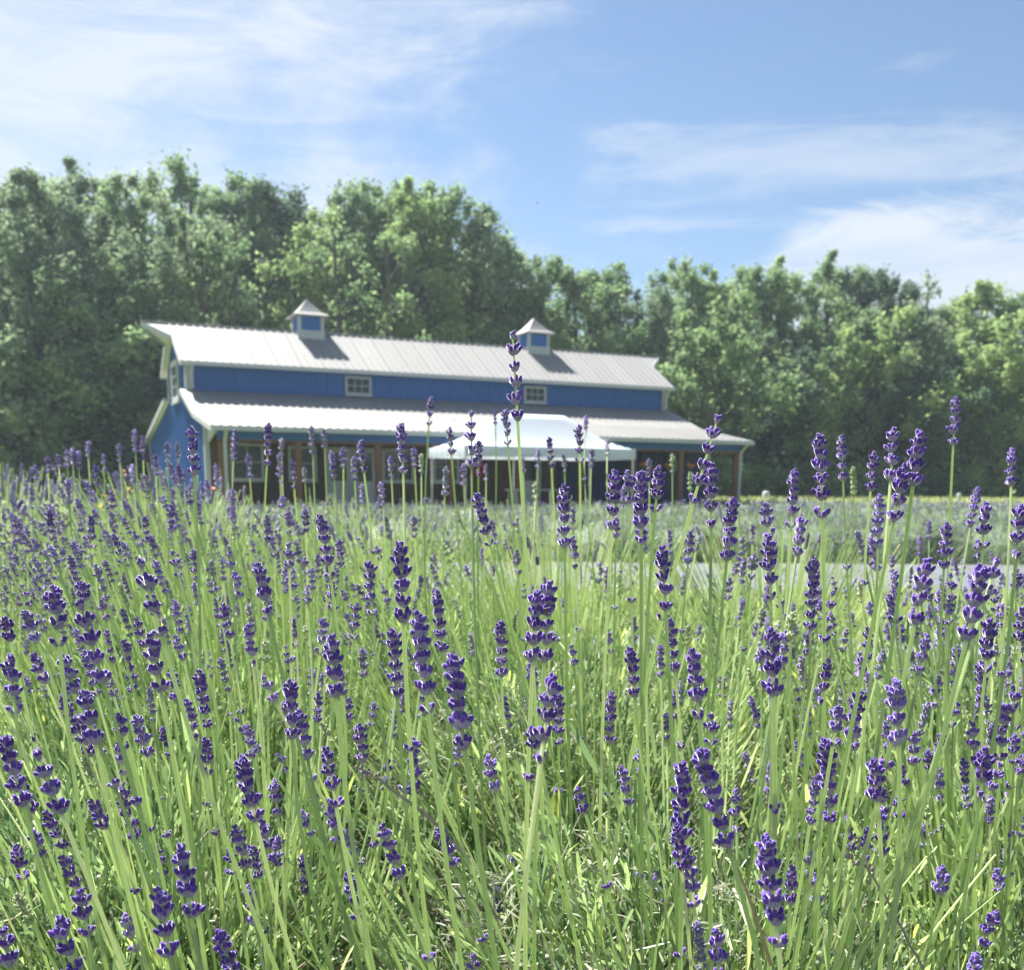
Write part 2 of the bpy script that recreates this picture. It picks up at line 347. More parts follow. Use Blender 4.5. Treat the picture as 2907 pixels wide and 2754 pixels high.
def roof_slope(t0, z0, t1, z1, s0, s1, prow=None, wp=.915):
    """panels from the high edge (t0,z0) to the low edge (t1,z1); each one a sheet with ribs"""
    n = int(round((s1-s0)/wp)); w = (s1-s0)/n; th = .035
    a = np.array([t0, z0]); b = np.array([t1, z1]); nn = np.array([-(b-a)[1], (b-a)[0]]); nn = nn/np.linalg.norm(nn)
    if nn[1] < 0: nn = -nn
    me0 = None
    for i in range(n):
        if me0 is None:
            A = Acc()
            lo = .006
            A.prism([(lo, t0, z0), (w-lo, t0, z0), (w-lo, t1, z1), (lo, t1, z1)], (0, -nn[0]*th, -nn[1]*th))
            for r in (.015, .305, .61):
                c = r*w/.915 + .03
                A.prism([(c-.035, t0, z0), (c+.035, t0, z0), (c+.035, t1, z1), (c-.035, t1, z1)], (0, nn[0]*.032, nn[1]*.032))
            me0 = A.mesh('roof_panel', [M['roof']])
        link('roof_panel', me0, barn, (s0 + i*w, 0, 0))
    if prow:    # pointed prow at both ends, under the ridge
        for sgn, sb in ((-1, s0), (1, s1)):
            A = Acc(); zk = z_up(tk) if t0 > t1 else z_up(W - tk)
            tkk = tk if t0 > t1 else W - tk
            for j in range(3):
                f0, f1 = j/3, (j+1)/3
                ta, tb = tkk + (t0-tkk)*f0, tkk + (t0-tkk)*f1
                za, zb = zk + (z0-zk)*f0, zk + (z0-zk)*f1
                pa, pb = (p_-o_)*f0, (p_-o_)*f1
                A.prism([(sb, ta, za), (sb+sgn*pa, ta, za), (sb+sgn*pb, tb, zb), (sb, tb, zb)][::sgn if sgn > 0 else 1], (0, -nn[0]*th, -nn[1]*th))
            A.obj('roof_panel', [M['roof']], barn)
roof_slope(W/2, hr, -e_, h1, -o_, L+o_, True)
roof_slope(W/2, hr, W+e_, h1, -o_, L+o_, True)
roof_slope(0, h2, -k_, h3, -o_, L+o_)
roof_slope(-k_-.01, h3-.006, -P_, h4, -o_, L+o_)
roof_slope(W, h2, W+RR, h5, -o_, L+o_)
A = Acc(); A.beam((-p_-.02, W/2, hr+.03), (L+p_+.02, W/2, hr+.012), .14, .025); A.obj('ridge_cap', [M['white']], barn)
# siding on the upper front and rear walls: ribbed metal sheets
def siding(t, z0, z1, s0, s1, out, m=M['blue_siding'], wp=.9):
    n = max(1, int(round((s1-s0)/wp))); w = (s1-s0)/n; me0 = None
    for i in range(n):
        if me0 is None:
            A = Acc(); y0, y1 = sorted((t, t + .05*out))
            A.box((.004, y0, z0), (w-.004, y1, z1))
            for r in np.arange(4)/4*w + .03:
                A.box((r, min(t+.05*out, t+.072*out), z0), (r+.045, max(t+.05*out, t+.072*out), z1))
            me0 = A.mesh('siding_panel', [m])
        link('siding_panel', me0, barn, (s0+i*w, 0, 0))
siding(0, h2-.25, h1+.12, .0, L, -1)
siding(W, h2-.25, h1+.12, .0, L, 1)
siding(W+RR-.4, 0, h5+.02, 0, L, 1)
# gable walls, cut to the roof outline
def gable(s, out):
    ts = np.linspace(TWALL, W+RR-.4, 22)
    def top(t):
        if t < 0: return z_low(t) - .07
        if t > W: return z_rear(t) - .07
        return z_up(t) - .07
    for i in range(21):
        a, b = ts[i], ts[i+1]
        cuts = sorted([a] + [c for c in (0.0, W/2, W) if a < c < b] + [b])
        A = Acc()
        for c0, c1 in zip(cuts[:-1], cuts[1:]):
            mid = (c0+c1)/2; eps = 1e-4
            za, zb = top(c0+eps), top(c1-eps)
            A.prism([(s, c0, 0), (s, c1, 0), (s, c1, zb), (s, c0, za)], (out*.05, 0, 0))
        for r in (0.05, .28, .51, .74):
            t = a + r*(b-a)/.92*.92
            A.box((min(s+out*.05, s+out*.07), t, 0), (max(s+out*.05, s+out*.07), t+.045, top(t+.02)-.03))
        A.obj('siding_panel', [M['blue_siding']], barn)
gable(0, -1); gable(L, 1)
# dark inside so that nothing shows through
A = Acc(); A.box((.1, TWALL+.3, .15), (L-.1, W+RR-.6, 2.4)); A.box((.1, .1, 2.4), (L-.1, W-.1, 5.2)); A.obj('interior', [M['interior']], barn)
# trims: fascias, gutters, rake boards, corner boards
A = Acc()
A.box((-o_-.02, -e_-.15, h1-.16), (L+o_+.02, -e_-.005, h1-.01)); A.obj('gutter', [M['white']], barn)
A = Acc(); A.box((-o_-.02, -P_-.15, h4-.17), (L+o_+.02, -P_-.005, h4-.015)); A.obj('gutter', [M['white']], barn)
A = Acc(); A.box((-o_-.02, W+RR+.005, h5-.17), (L+o_+.02, W+RR+.14, h5-.015)); A.obj('gutter', [M['white']], barn)
A = Acc(); A.box((-o_-.02, W+e_+.005, h1-.16), (L+o_+.02, W+e_+.14, h1-.01)); A.obj('gutter', [M['white']], barn)
for sb, sg in ((-o_, -1), (L+o_, 1)):
    pr = sb + sg*(p_-o_)
    for (pa, pb) in (((sb, -e_, h1), (sb, tk, z_up(tk))), ((sb, tk, z_up(tk)), (pr, W/2, hr)), ((sb, W-tk, z_up(W-tk)), (pr, W/2, hr)), ((sb, W+e_, h1), (sb, W-tk, z_up(W-tk))),
                     ((sb, 0, h2), (sb, -k_, h3)), ((sb, -k_, h3), (sb, -P_, h4)), ((sb, W, h2), (sb, W+RR, h5))):
        A = Acc(); off = np.array((sg*.012, 0, -.095))
        A.beam(np.array(pa)+off, np.array(pb)+off, .03, .19); A.obj('rake_board', [M['white']], barn)
    # soffits
    for (t0, z0, t1, z1) in ((-e_, h1, tk, z_up(tk)), (W-tk, z_up(W-tk), W+e_, h1), (-P_, h4, 0, h2), (W, h2, W+RR, h5)):
        A = Acc(); s0, s1 = sorted((sb, sb - sg*(o_-.06)))
        if t0 == -P_:
            A.prism([(s0, -P_, h4-.06), (s1, -P_, h4-.06), (s1, -k_, h3-.06), (s0, -k_, h3-.06)], (0, 0, -.05))
            A.prism([(s0, -k_, h3-.06), (s1, -k_, h3-.06), (s1, 0, h2-.06), (s0, 0, h2-.06)], (0, 0, -.05))
        else: A.prism([(s0, t0, z0-.06), (s1, t0, z0-.06), (s1, t1, z1-.06), (s0, t1, z1-.06)], (0, 0, -.05))
        A.obj('soffit', [M['soffit']], barn)
    # prow soffit, a shallow wedge
    A = Acc(); s1 = sb - sg*(o_-.06)
    A.prism([(s1, tk, z_up(tk)-.06), (sb, tk, z_up(tk)-.06), (pr, W/2, hr-.06), (s1, W/2, hr-.06)], (0, 0, -.05))
    A.prism([(s1, W-tk, z_up(tk)-.06), (sb, W-tk, z_up(tk)-.06), (pr, W/2, hr-.06), (s1, W/2, hr-.06)], (0, 0, -.05))
    A.obj('soffit', [M['soffit']], barn)
for (s, t, z0, z1, w) in ((-.10, -.10, h2-.1, h1-.05, .2), (L-.10, -.10, h2-.1, h1-.05, .2), (-.10, W-.08, h2-.1, h1-.05, .2), (-.10, TWALL-.08, 0, z_low(TWALL)-.1, .18), (-.10, W+RR-.5, 0, h5-.12, .18), (L-.08, TWALL-.08, 0, z_low(TWALL)-.1, .18)):
    A = Acc(); A.box((s, t, z0), (s+w, t+w, z1)); A.obj('corner_board', [M['white']], barn)
# downspouts
def downspout(s, t, ztop, zb, elbow):
    A = Acc(); A.beam((s, t-elbow, ztop), (s, t, ztop-.32), .10, .09); A.box((s-.055, t-.05, zb), (s+.055, t+.05, ztop-.30)); A.obj('downspout', [M['white']], barn)
downspout(.12, -.24, h1-.14, h2+.02, .28); downspout(L+.02, -.24, h1-.14, h2+.02, .28)
downspout(.20, -6.06, h4-.14, .05, .42); downspout(L-.02, -6.06, h4-.14, .05, .42)
# porch
A = Acc(); A.box((-.1, -6.3, .0), (L+.1, TWALL-.1, .14)); A.obj('porch_floor', [M['deck']], barn)
A = Acc(); A.box((0, -5.99, 2.36), (L, -5.84, 2.66)); A.obj('porch_beam', [M['blue_siding']], barn)
A = Acc(); A.box((.0, -5.97, 2.27), (L, -5.86, 2.357)); A.obj('beam_trim', [M['wood']], barn)
for s in (.12, 2.70, 5.58, 8.4, 11.2, 13.9, 16.3, 18.6, L-.15):
    A = Acc(); A.box((s-.09, -5.99, .142), (s+.09, -5.81, 2.27)); A.obj('porch_post', [M['wood']], barn)
A = Acc(); A.prism([(.02, -5.93, h4-.0), (.02, TWALL, 2.27), (.02, TWALL, z_low(TWALL)-.15), (.02, -5.93, h4-.05)], (.05, 0, 0)); A.obj('porch_end_trim', [M['white']], barn)
# recessed wall: brown planks left, navy right
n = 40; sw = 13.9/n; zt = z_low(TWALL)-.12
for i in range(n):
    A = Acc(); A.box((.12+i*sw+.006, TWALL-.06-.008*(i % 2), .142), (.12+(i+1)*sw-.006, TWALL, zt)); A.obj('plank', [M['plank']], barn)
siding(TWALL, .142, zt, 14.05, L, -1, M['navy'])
A = Acc(); A.box((.0, TWALL+.002, .0), (L, TWALL+.1, zt)); A.obj('wall_backing', [M['interior']], barn)
# windows
def window(s0, s1, z0, z1, t, out=-1, cols=3, rows=2, axis='s', fr=.09):
    """frame + sill + muntins and panes; axis 's' = in a long wall, 't' = in a gable"""
    def bx(A, a0, a1, d0, d1, c0, c1):
        d0, d1 = sorted((t + out*d0, t + out*d1))
        if axis == 's': A.box((a0, d0, c0), (a1, d1, c1))
        else: A.box((d0, a0, c0), (d1, a1, c1))
    A = Acc()
    bx(A, s0, s0+fr, .05, .13, z0, z1); bx(A, s1-fr, s1, .05, .13, z0, z1); bx(A, s0+fr, s1-fr, .05, .13, z1-fr, z1); bx(A, s0+fr, s1-fr, .05, .13, z0, z0+fr)
    f = A.obj('window', [M['white']], barn)
    w, h = (s1-s0-2*fr)/cols, (z1-z0-2*fr)/rows
    me = None
    for i in range(cols):
        for j in range(rows):
            P = Acc(); bx(P, s0+fr+i*w+.015, s0+fr+(i+1)*w-.015, .075, .085, z0+fr+j*h+.015, z0+fr+(j+1)*h-.015)
            P.obj('pane', [M['dark_glass']], f)
    A = Acc()
    for i in range(1, cols): bx(A, s0+fr+i*w-.015, s0+fr+i*w+.015, .06, .105, z0+fr, z1-fr)
    for j in range(1, rows): bx(A, s0+fr, s1-fr, .06, .102, z0+fr+j*h-.015, z0+fr+j*h+.015)
    if cols*rows > 1: A.obj('muntin', [M['white']], f)
    A = Acc(); bx(A, s0-.03, s1+.03, .05, .17, z0-.05, z0-.003); A.obj('sill', [M['white']], f)
window(6.15, 7.25, 4.47, 5.20, -.02); window(14.22, 15.30, 4.47, 5.18, -.02)
window(1.62, 3.50, 4.10, 5.72, -.02, -1, 2, 3, 't', .22)
window(.77, 1.96, 1.00, 2.30, TWALL-.02, cols=2, rows=2); window(2.85, 3.90, 1.0, 2.25, TWALL-.02, cols=1, rows=2)
window(6.42, 7.70, .98, 2.22, TWALL-.02, cols=2, rows=2); window(8.5, 9.6, .98, 2.22, TWALL-.02, cols=2, rows=2)
def door(s0, s1, zt_, glass):
    A = Acc(); t = TWALL-.06
    A.box((s0, t-.09, .142), (s0+.09, t, zt_)); A.box((s1-.09, t-.09, .142), (s1, t, zt_)); A.box((s0+.09, t-.09, zt_-.09), (s1-.09, t, zt_))
    f = A.obj('door', [M['white']], barn)
    A = Acc(); A.box((s0+.09, t-.055, .145), (s1-.09, t-.02, glass[0])); A.box((s0+.09, t-.055, glass[1]), (s1-.09, t-.02, zt_-.09))
    A.box((s0+.09, t-.055, glass[0]), (s0+.2, t-.02, glass[1])); A.box((s1-.2, t-.055, glass[0]), (s1-.09, t-.02, glass[1])); A.obj('door_leaf', [M['white']], f)
    A = Acc(); A.box((s0+.2, t-.045, glass[0]), (s1-.2, t-.03, glass[1])); A.obj('pane', [M['dark_glass']], f)
    A = Acc(); A.box((s1-.17, t-.10, 1.02), (s1-.14, t-.055, 1.18)); A.obj('handle', [M['tent_pole']], f)
door(4.22, 5.22, 2.24, (1.0, 2.05)); door(5.24, 6.24, 2.24, (1.0, 2.05)); door(12.2, 13.2, 2.2, (1.08, 1.95))
# cupolas
def cupola(s):
    t = W/2; hw = .55; zb = hr-.42; ze = hr+.62; A = Acc()
    A.box((s-hw-.02, t-hw-.02, zb), (s+hw+.02, t+hw+.02, hr+.02)); c = A.obj('cupola', [M['white']], barn)
    for a in (-1, 1):
        for b in (-1, 1):
            Q = Acc(); Q.box((s+a*(hw-.07)-.07, t+b*(hw-.07)-.07, hr+.022), (s+a*(hw-.07)+.07, t+b*(hw-.07)+.07, ze)); Q.obj('corner_post', [M['white']], c)
    for (x0, y0, x1, y1) in ((-hw+.14, -hw+.04, hw-.14, -hw+.06), (-hw+.14, hw-.06, hw-.14, hw-.04), (-hw+.04, -hw+.14, -hw+.06, hw-.14), (hw-.06, -hw+.14, hw-.04, hw-.14)):
        Q = Acc(); Q.box((s+x0, t+y0, hr+.022), (s+x1, t+y1, ze-.06)); Q.obj('louvre_panel', [M['blue_siding']], c)
    # bell-curved pyramid roof
    lv = [(.74, ze-.05), (.74, ze), (.52, ze+.13), (.34, ze+.32), (.17, ze+.52), (.012, ze+.72)]
    V = []; F = []
    for r, z in lv: V += [(s-r, t-r, z), (s+r, t-r, z), (s+r, t+r, z), (s-r, t+r, z)]
    for i in range(len(lv)-1):
        for j in range(4): F.append((i*4+j, i*4+(j+1) % 4, (i+1)*4+(j+1) % 4, (i+1)*4+j))
    F.append((3, 2, 1, 0)); Q = Acc(); Q.add(V, F); Q.obj('cupola_roof', [M['roof']], c)
cupola(5.35); cupola(15.95)
def BL(s, t, z):
    u = Vector((math.cos(D['yaw']), math.sin(D['yaw']), 0)); v = Vector((-u.y, u.x, 0))
    return Vector((D['X'], D['Y'], z)) + u*s + v*t

# wall art, hanging baskets and benches on the porch
def blob(A, c, r, seed, mi=0, n=7, sq=(1,1,1), amp=.2):
    rg = np.random.default_rng(seed)
    th = np.linspace(0, np.pi, n); ph = np.linspace(0, 2*np.pi, 2*n-1)[:-1]
    T, Ph = np.meshgrid(th, ph, indexing='ij'); rr = r*(1 + amp*rg.normal(size=T.shape)*.6)
    V = np.stack([rr*np.sin(T)*np.cos(Ph)*sq[0], rr*np.sin(T)*np.sin(Ph)*sq[1], rr*np.cos(T)*sq[2]], -1)
    i = np.arange(V.shape[0]*V.shape[1]).reshape(V.shape[:2]); j = np.roll(i, -1, 1)
    A.add(V.reshape(-1, 3) + np.array(c), np.stack([i[:-1], i[1:], j[1:], j[:-1]], -1), mi, rg.random(V.shape[0]*V.shape[1]))
M['orange'] = mat('orange_bloom', (.75,.24,.03), .7, col2=(.85,.42,.05), nscale=9, trans=.2)
M['pink'] = mat('coral_pink_petal', (.62,.26,.20), .7, col2=(.70,.40,.32), nscale=40, trans=.35)
M['yellow'] = mat('yellow_petal', (.85,.62,.08), .7, col2=(.75,.5,.06), nscale=40, trans=.35)
M['red'] = mat('crimson_cloth', (.35,.02,.07), .7); M['purple'] = mat('purple_cloth', (.08,.03,.22), .7)
def basket(s, z, r, label, seed, m='orange'):
    p = BL(s, TWALL-.75, z); root = empty('hanging_basket', p, D['yaw']); tag(root, label, 'flower basket', 'hanging baskets on the porch')
    A = Acc()
    for k in range(9):
        rg = np.random.default_rng(seed*20+k); c = rg.normal(0, r*.5, 3); c[2] = abs(c[2])*.6
        blob(A, c, r*.38, seed*9+k, 0, 5)
    A.obj('blossoms', [M[m]], root)
    V = []; F = []
    for q, (rr, zz) in enumerate(((r*.25, -r*.9), (r*.6, -r*.6), (r*.7, -.02))):
        V += [(rr*math.cos(a*math.pi/4), rr*math.sin(a*math.pi/4), zz) for a in range(8)]
    for q in range(2): F += [(q*8+a, q*8+(a+1) % 8, q*8+8+(a+1) % 8, q*8+8+a) for a in range(8)]
    A = Acc(); A.add(V, F); A.obj('basket', [M['twig']], root)
    A = Acc(); A.beam((0, 0, 0), (0, 0, 2.95 - z), .015, .015); A.obj('hanger', [M['twig']], root)
basket(17.75, 1.75, .17, 'orange flower basket nearest the white canopy', 1)
basket(18.35, 1.55, .13, 'small low orange flower basket between two larger ones', 2)
basket(18.95, 1.72, .18, 'gold orange flower basket left of the brown porch post', 3)
basket(20.1, 1.75, .16, 'orange flower basket right of the last brown porch post', 4)
sg = empty('wall_sign', BL(19.65, TWALL-.085, 1.35), D['yaw']); tag(sg, 'navy board with white chalk scribbles on the dark porch wall', 'sign')
A = Acc(); A.box((-.36, -.03, 0), (.36, 0, 1.0)); A.obj('board', [M['navy']], sg)
A = Acc(); rg = np.random.default_rng(4)
for k in range(7):      # chalk strokes: a spray of leaves and flowers
    a = R_(55 + k*12); c = np.array((.02, -.036, .12)); e2 = c + np.array((math.cos(a), 0, math.sin(a)))*(.32+.2*math.sin(k))
    A.beam(c, e2, .012, .02, up=(0, 1, 0))
    for r in np.linspace(.4, 1, 5):
        q = c + (e2-c)*r; A.beam(q, q + np.array((.06*(-1)**k, -.001*k, .05)), .012, .024, up=(0, 1, 0))
A.beam((-.22, -.036, .88), (.22, -.036, .90), .012, .05, up=(0, 1, 0)); A.beam((-.18, -.036, .78), (.15, -.036, .79), .012, .03, up=(0, 1, 0))
A.obj('chalk_drawing', [M['white']], sg)
for (s, m, lab) in ((8.05, 'purple', 'dark purple cloth hanging on the porch wall beside the window'), (8.3+2.05, 'red', 'crimson cloth hanging behind the white canopy')):
    cl = Acc(); w = .22
    xs = np.linspace(-w, w, 9); V = []; F = []
    for z in (0, -.35, -.75):
        V += [(x, .03*math.sin(x*50+z*3), z) for x in xs]
    for q in range(2): F += [(q*9+a, q*9+a+1, q*9+10+a, q*9+9+a) for a in range(8)]
    V2 = [(x, y+.012, z) for x, y, z in V]; F2 = [tuple(27+i for i in f[::-1]) for f in F]
    cl.add(V+V2, F+F2); ob = cl.obj('hanging_cloth', [M[m]]); ob.location = BL(s, TWALL-.25, 1.95); ob.rotation_euler = (0, 0, D['yaw']); tag(ob, lab, 'cloth')

# ------------------------------------------------------------------ white canopy in front of the porch
cp = empty('canopy_tent', (-1.57, 33.5, 0), D['yaw']); tag(cp, 'white pop-up canopy with sagging hipped top standing before the porch', 'canopy')
TLn, TD, TZ, TP = 6.41, 3.1, 1.79, 3.27
def canopy():
    nx, ny = 33, 19; xs = np.linspace(0, TLn, nx); ys = np.linspace(0, TD, ny); X, Y = np.meshgrid(xs, ys)
    ux = np.minimum(X, TLn-X)/(TLn*.30); uy = np.minimum(Y, TD-Y)/(TD/2)
    u = np.clip(np.minimum(ux, uy), 0, 1)
    z = TZ + .33 + (TP-TZ-.33)*(u**1.35*.9 + u*.1) - .05*np.sin(np.pi*np.clip(ux,0,1))*np.sin(np.pi*np.clip(uy,0,1))
    V = np.stack([X, Y, z], -1).reshape(-1, 3); i = np.arange(nx*ny).reshape(ny, nx)
    F = np.stack([i[:-1,:-1], i[:-1,1:], i[1:,1:], i[1:,:-1]], -1).reshape(-1, 4)
    A = Acc(); A.add(V, F); A.obj('canopy_top', [M['canvas']], cp, True)
    for (a, b) in (((0,0),(TLn,0)), ((TLn,0),(TLn,TD)), ((TLn,TD),(0,TD)), ((0,TD),(0,0))):
        a = np.array(a, float); b = np.array(b, float); n = 30; t = np.linspace(0, 1, n); d = nrm(b-a); out = np.array((d[1], -d[0]))
        P = a + (b-a)*t[:, None]; V = []
        for z, o2 in ((TZ+.335, .0), (TZ+.30, .012), (TZ+.12, .016), (TZ, .014)):
            w = .012*np.sin(t*40) * (1 if z < TZ+.2 else .2); Q = P + out*(o2+w)[:, None] if hasattr(w, 'shape') else P
            V.append(np.concatenate([Q, np.full((n, 1), z)], 1))
        V = np.concatenate(V); i = np.arange(4*n).reshape(4, n)
        A = Acc(); A.add(V, np.stack([i[:-1,:-1], i[:-1,1:], i[1:,1:], i[1:,:-1]], -1)); A.obj('valance', [M['canvas']], cp, True)
    for x in (.06, TLn/2, TLn-.06):
        for y in (.06, TD-.06):
            A = Acc(); A.box((x-.02, y-.02, 0), (x+.02, y+.02, TZ+.3)); A.box((x-.06, y-.06, 0), (x+.06, y+.06, .012)); A.box((x-.028, y-.028, .9), (x+.028, y+.028, 1.0)); A.obj('leg', [M['tent_pole']], cp)
    A = Acc()
    for x0, x1 in ((.06, TLn/2), (TLn/2, TLn-.06)):
        for y in (.06, TD-.06):
            m_ = (x0+x1)/2
            for (a, b, za, zb) in ((x0, m_, TZ+.25, TZ-.02), (x0, m_, TZ-.02, TZ+.25), (m_, x1, TZ+.25, TZ-.02), (m_, x1, TZ-.02, TZ+.25)):
                A.beam((a, y, za), (b, y, zb), .015, .025)
    A.obj('truss', [M['tent_pole']], cp)
canopy()
tb = empty('folding_table', (.7, 35.9, 0), D['yaw']); tag(tb, 'white topped folding table in the shade under the canopy', 'table')
A = Acc(); A.box((-.9, -.38, .71), (.9, .38, .75)); A.obj('tabletop', [M['white']], tb)
for x in (-.8, .8):
    for y in (-.3, .3): A = Acc(); A.box((x-.015, y-.015, 0), (x+.015, y+.015, .709)); A.obj('leg', [M['tent_pole']], tb)

# ------------------------------------------------------------------ trees
def branch_tubes(rg, h, spread, nlimb, base_r, lean=(0, 0), first=.25):
    Ps, Rs, tips = [], [], []
    K = 7
    t = np.linspace(0, 1, K)
    trunk = np.stack([lean[0]*t + .25*np.sin(t*5+rg.random()*6), lean[1]*t + .25*np.sin(t*4+rg.random()*6), t*h*.9], -1); trunk[0, :2] = 0
    Ps.append(trunk); Rs.append(base_r*(1 - t*.9)**.8 + .02)
    for i in range(nlimb):
        f = first + (1-first)*.9*(i+rg.random())/nlimb
        s = np.array([np.interp(f, t, trunk[:, k]) for k in range(3)])
        az = i*2.4 + rg.normal(0, .4); up = rg.uniform(.45, 1.3)*(1 + .5*f); ln = spread*(1.15-.55*f)*rg.uniform(.7, 1.2)
        d = np.array([math.cos(az), math.sin(az), up]); d /= np.linalg.norm(d)
        P = s + d*ln*t[:, None] + np.array([0, 0, 1])*(t[:, None]**2)*ln*.15 + np.cumsum(rg.normal(0, .04*ln/3, (K, 3)), 0)*(t[:, None] > 0)
        P[0] = s
        Ps.append(P); Rs.append(np.interp(f, [0, 1], [base_r*.5, base_r*.12])*(1 - t*.85)); tips.append(P[-1]); tips.append(P[4])
        for j in range(2):
            q = rg.uniform(.35, .8); s2 = np.array([np.interp(q, t, P[:, k]) for k in range(3)]); a2 = az + rg.choice([-1, 1])*rg.uniform(.5, 1.1)
            d2 = np.array([math.cos(a2), math.sin(a2), rg.uniform(.3, 1.2)]); d2 /= np.linalg.norm(d2); l2 = ln*rg.uniform(.35, .6)
            P2 = s2 + d2*l2*t[:, None]; Ps.append(P2); Rs.append(np.full(K, .05)*(1-t*.7)); tips.append(P2[-1])
    return np.array(Ps), np.array(Rs), np.array(tips)
def leaf_quads(rg, C, rad, per, size, squash=1.3):
    """leaf clusters: C (n,3) clump centres, rad (n,)"""
    n = len(C); N = n*per
    d = nrm(rg.normal(size=(N, 3))); r = np.minimum(np.abs(rg.normal(0, .5, N)) + .15, 1.4)
    rr = np.repeat(rad, per); p = np.repeat(C, per, 0) + d*(r*rr)[:, None]*np.array([1, 1, squash])
    nn = nrm(d*.5 + rg.normal(size=(N, 3))*.6 + np.array([0, 0, .35])); a = nrm(np.cross(nn, rg.normal(size=(N, 3)))); b = np.cross(nn, a)
    s = size*rg.uniform(.5, 1.3, N)[:, None]
    V = np.stack([p - a*s, p - b*s*.55, p + a*s, p + b*s*.55], 1).reshape(-1, 3)
    F = np.arange(N*4).reshape(N, 4)
    cl = np.repeat(rg.uniform(-.18, .18, n), per)
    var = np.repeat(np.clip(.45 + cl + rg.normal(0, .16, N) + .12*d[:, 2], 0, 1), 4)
    return V, F, var
def tree_proto(seed, h, spread, nlimb, first, per=190, size=.155, rcl=(.55, 1.2), pale=False, extra=46, lean=(0,0)):
    rg = np.random.default_rng(seed)
    P, R, tips = branch_tubes(rg, h, spread, nlimb, .26*h/18, lean, first)
    V, F = tubes(P, R*1.35, 6)
    tr = mesh_np('trunk', V, F, [M['pale_bark' if pale else 'bark']], smooth=True)
    # clumps at the tips plus some through the crown
    z = rg.uniform(first*h*.9, h*.97, extra); k = np.sin(np.clip((z - first*h*.6)/(h*(1-first*.6)), 0, 1)*np.pi)**.6
    az = rg.uniform(0, 2*np.pi, extra); r = spread*k*rg.uniform(.2, .8, extra)
    C = np.concatenate([tips, np.stack([r*np.cos(az), r*np.sin(az), z], -1), P[0][-2:]])
    C = C[(C[:, 2] > h*first*1.1) | (rg.random(len(C)) < .35)]
    rad = rg.uniform(*rcl, len(C))*np.interp(C[:, 2], [0, h*.7, h], [1.15, 1, .62])
    V, F, var = leaf_quads(rg, C, rad, per, size)
    cr = mesh_np('crown', V, F, [TL['mid']], var=var)
    return tr, cr
PROT = [tree_proto(1, 20, 4.6, 13, .25), tree_proto(2, 21, 4.0, 14, .22, lean=(.8, 0)), tree_proto(3, 18, 5.0, 12, .22, lean=(-.6, .3)),
        tree_proto(4, 16, 5.2, 12, .16, per=200), tree_proto(5, 22, 3.6, 15, .34, rcl=(.45, 1.0), per=180), tree_proto(6, 9, 3.6, 10, .06, per=150, rcl=(.4, .95), size=.15),
        tree_proto(7, 20, 3.8, 16, .2, per=34, pale=True, rcl=(.5, 1.0), extra=10)]
PH = [20, 21, 18, 16, 22, 9, 20]
def tree(xp, ytop, d, proto, m, label, group=None, rot=None, wid=1.0):
    """xp = where it stands left to right, ytop = how high its crown reaches, at distance d"""
    q = px(xp, ytop, d); h = q.z + .0
    root = empty('broadleaf_tree', (q.x, q.y, 0), rot if rot is not None else random.uniform(0, 6.28))
    s = h*1.0/(PH[proto]*1.02); root.scale = (s*wid, s*wid, s)
    tag(root, label, 'tree', group)
    link('trunk', PROT[proto][0], root)
    c = link('crown', PROT[proto][1], root); c.material_slots[0].link = 'OBJECT'; c.material_slots[0].material = TL[m]
    return root
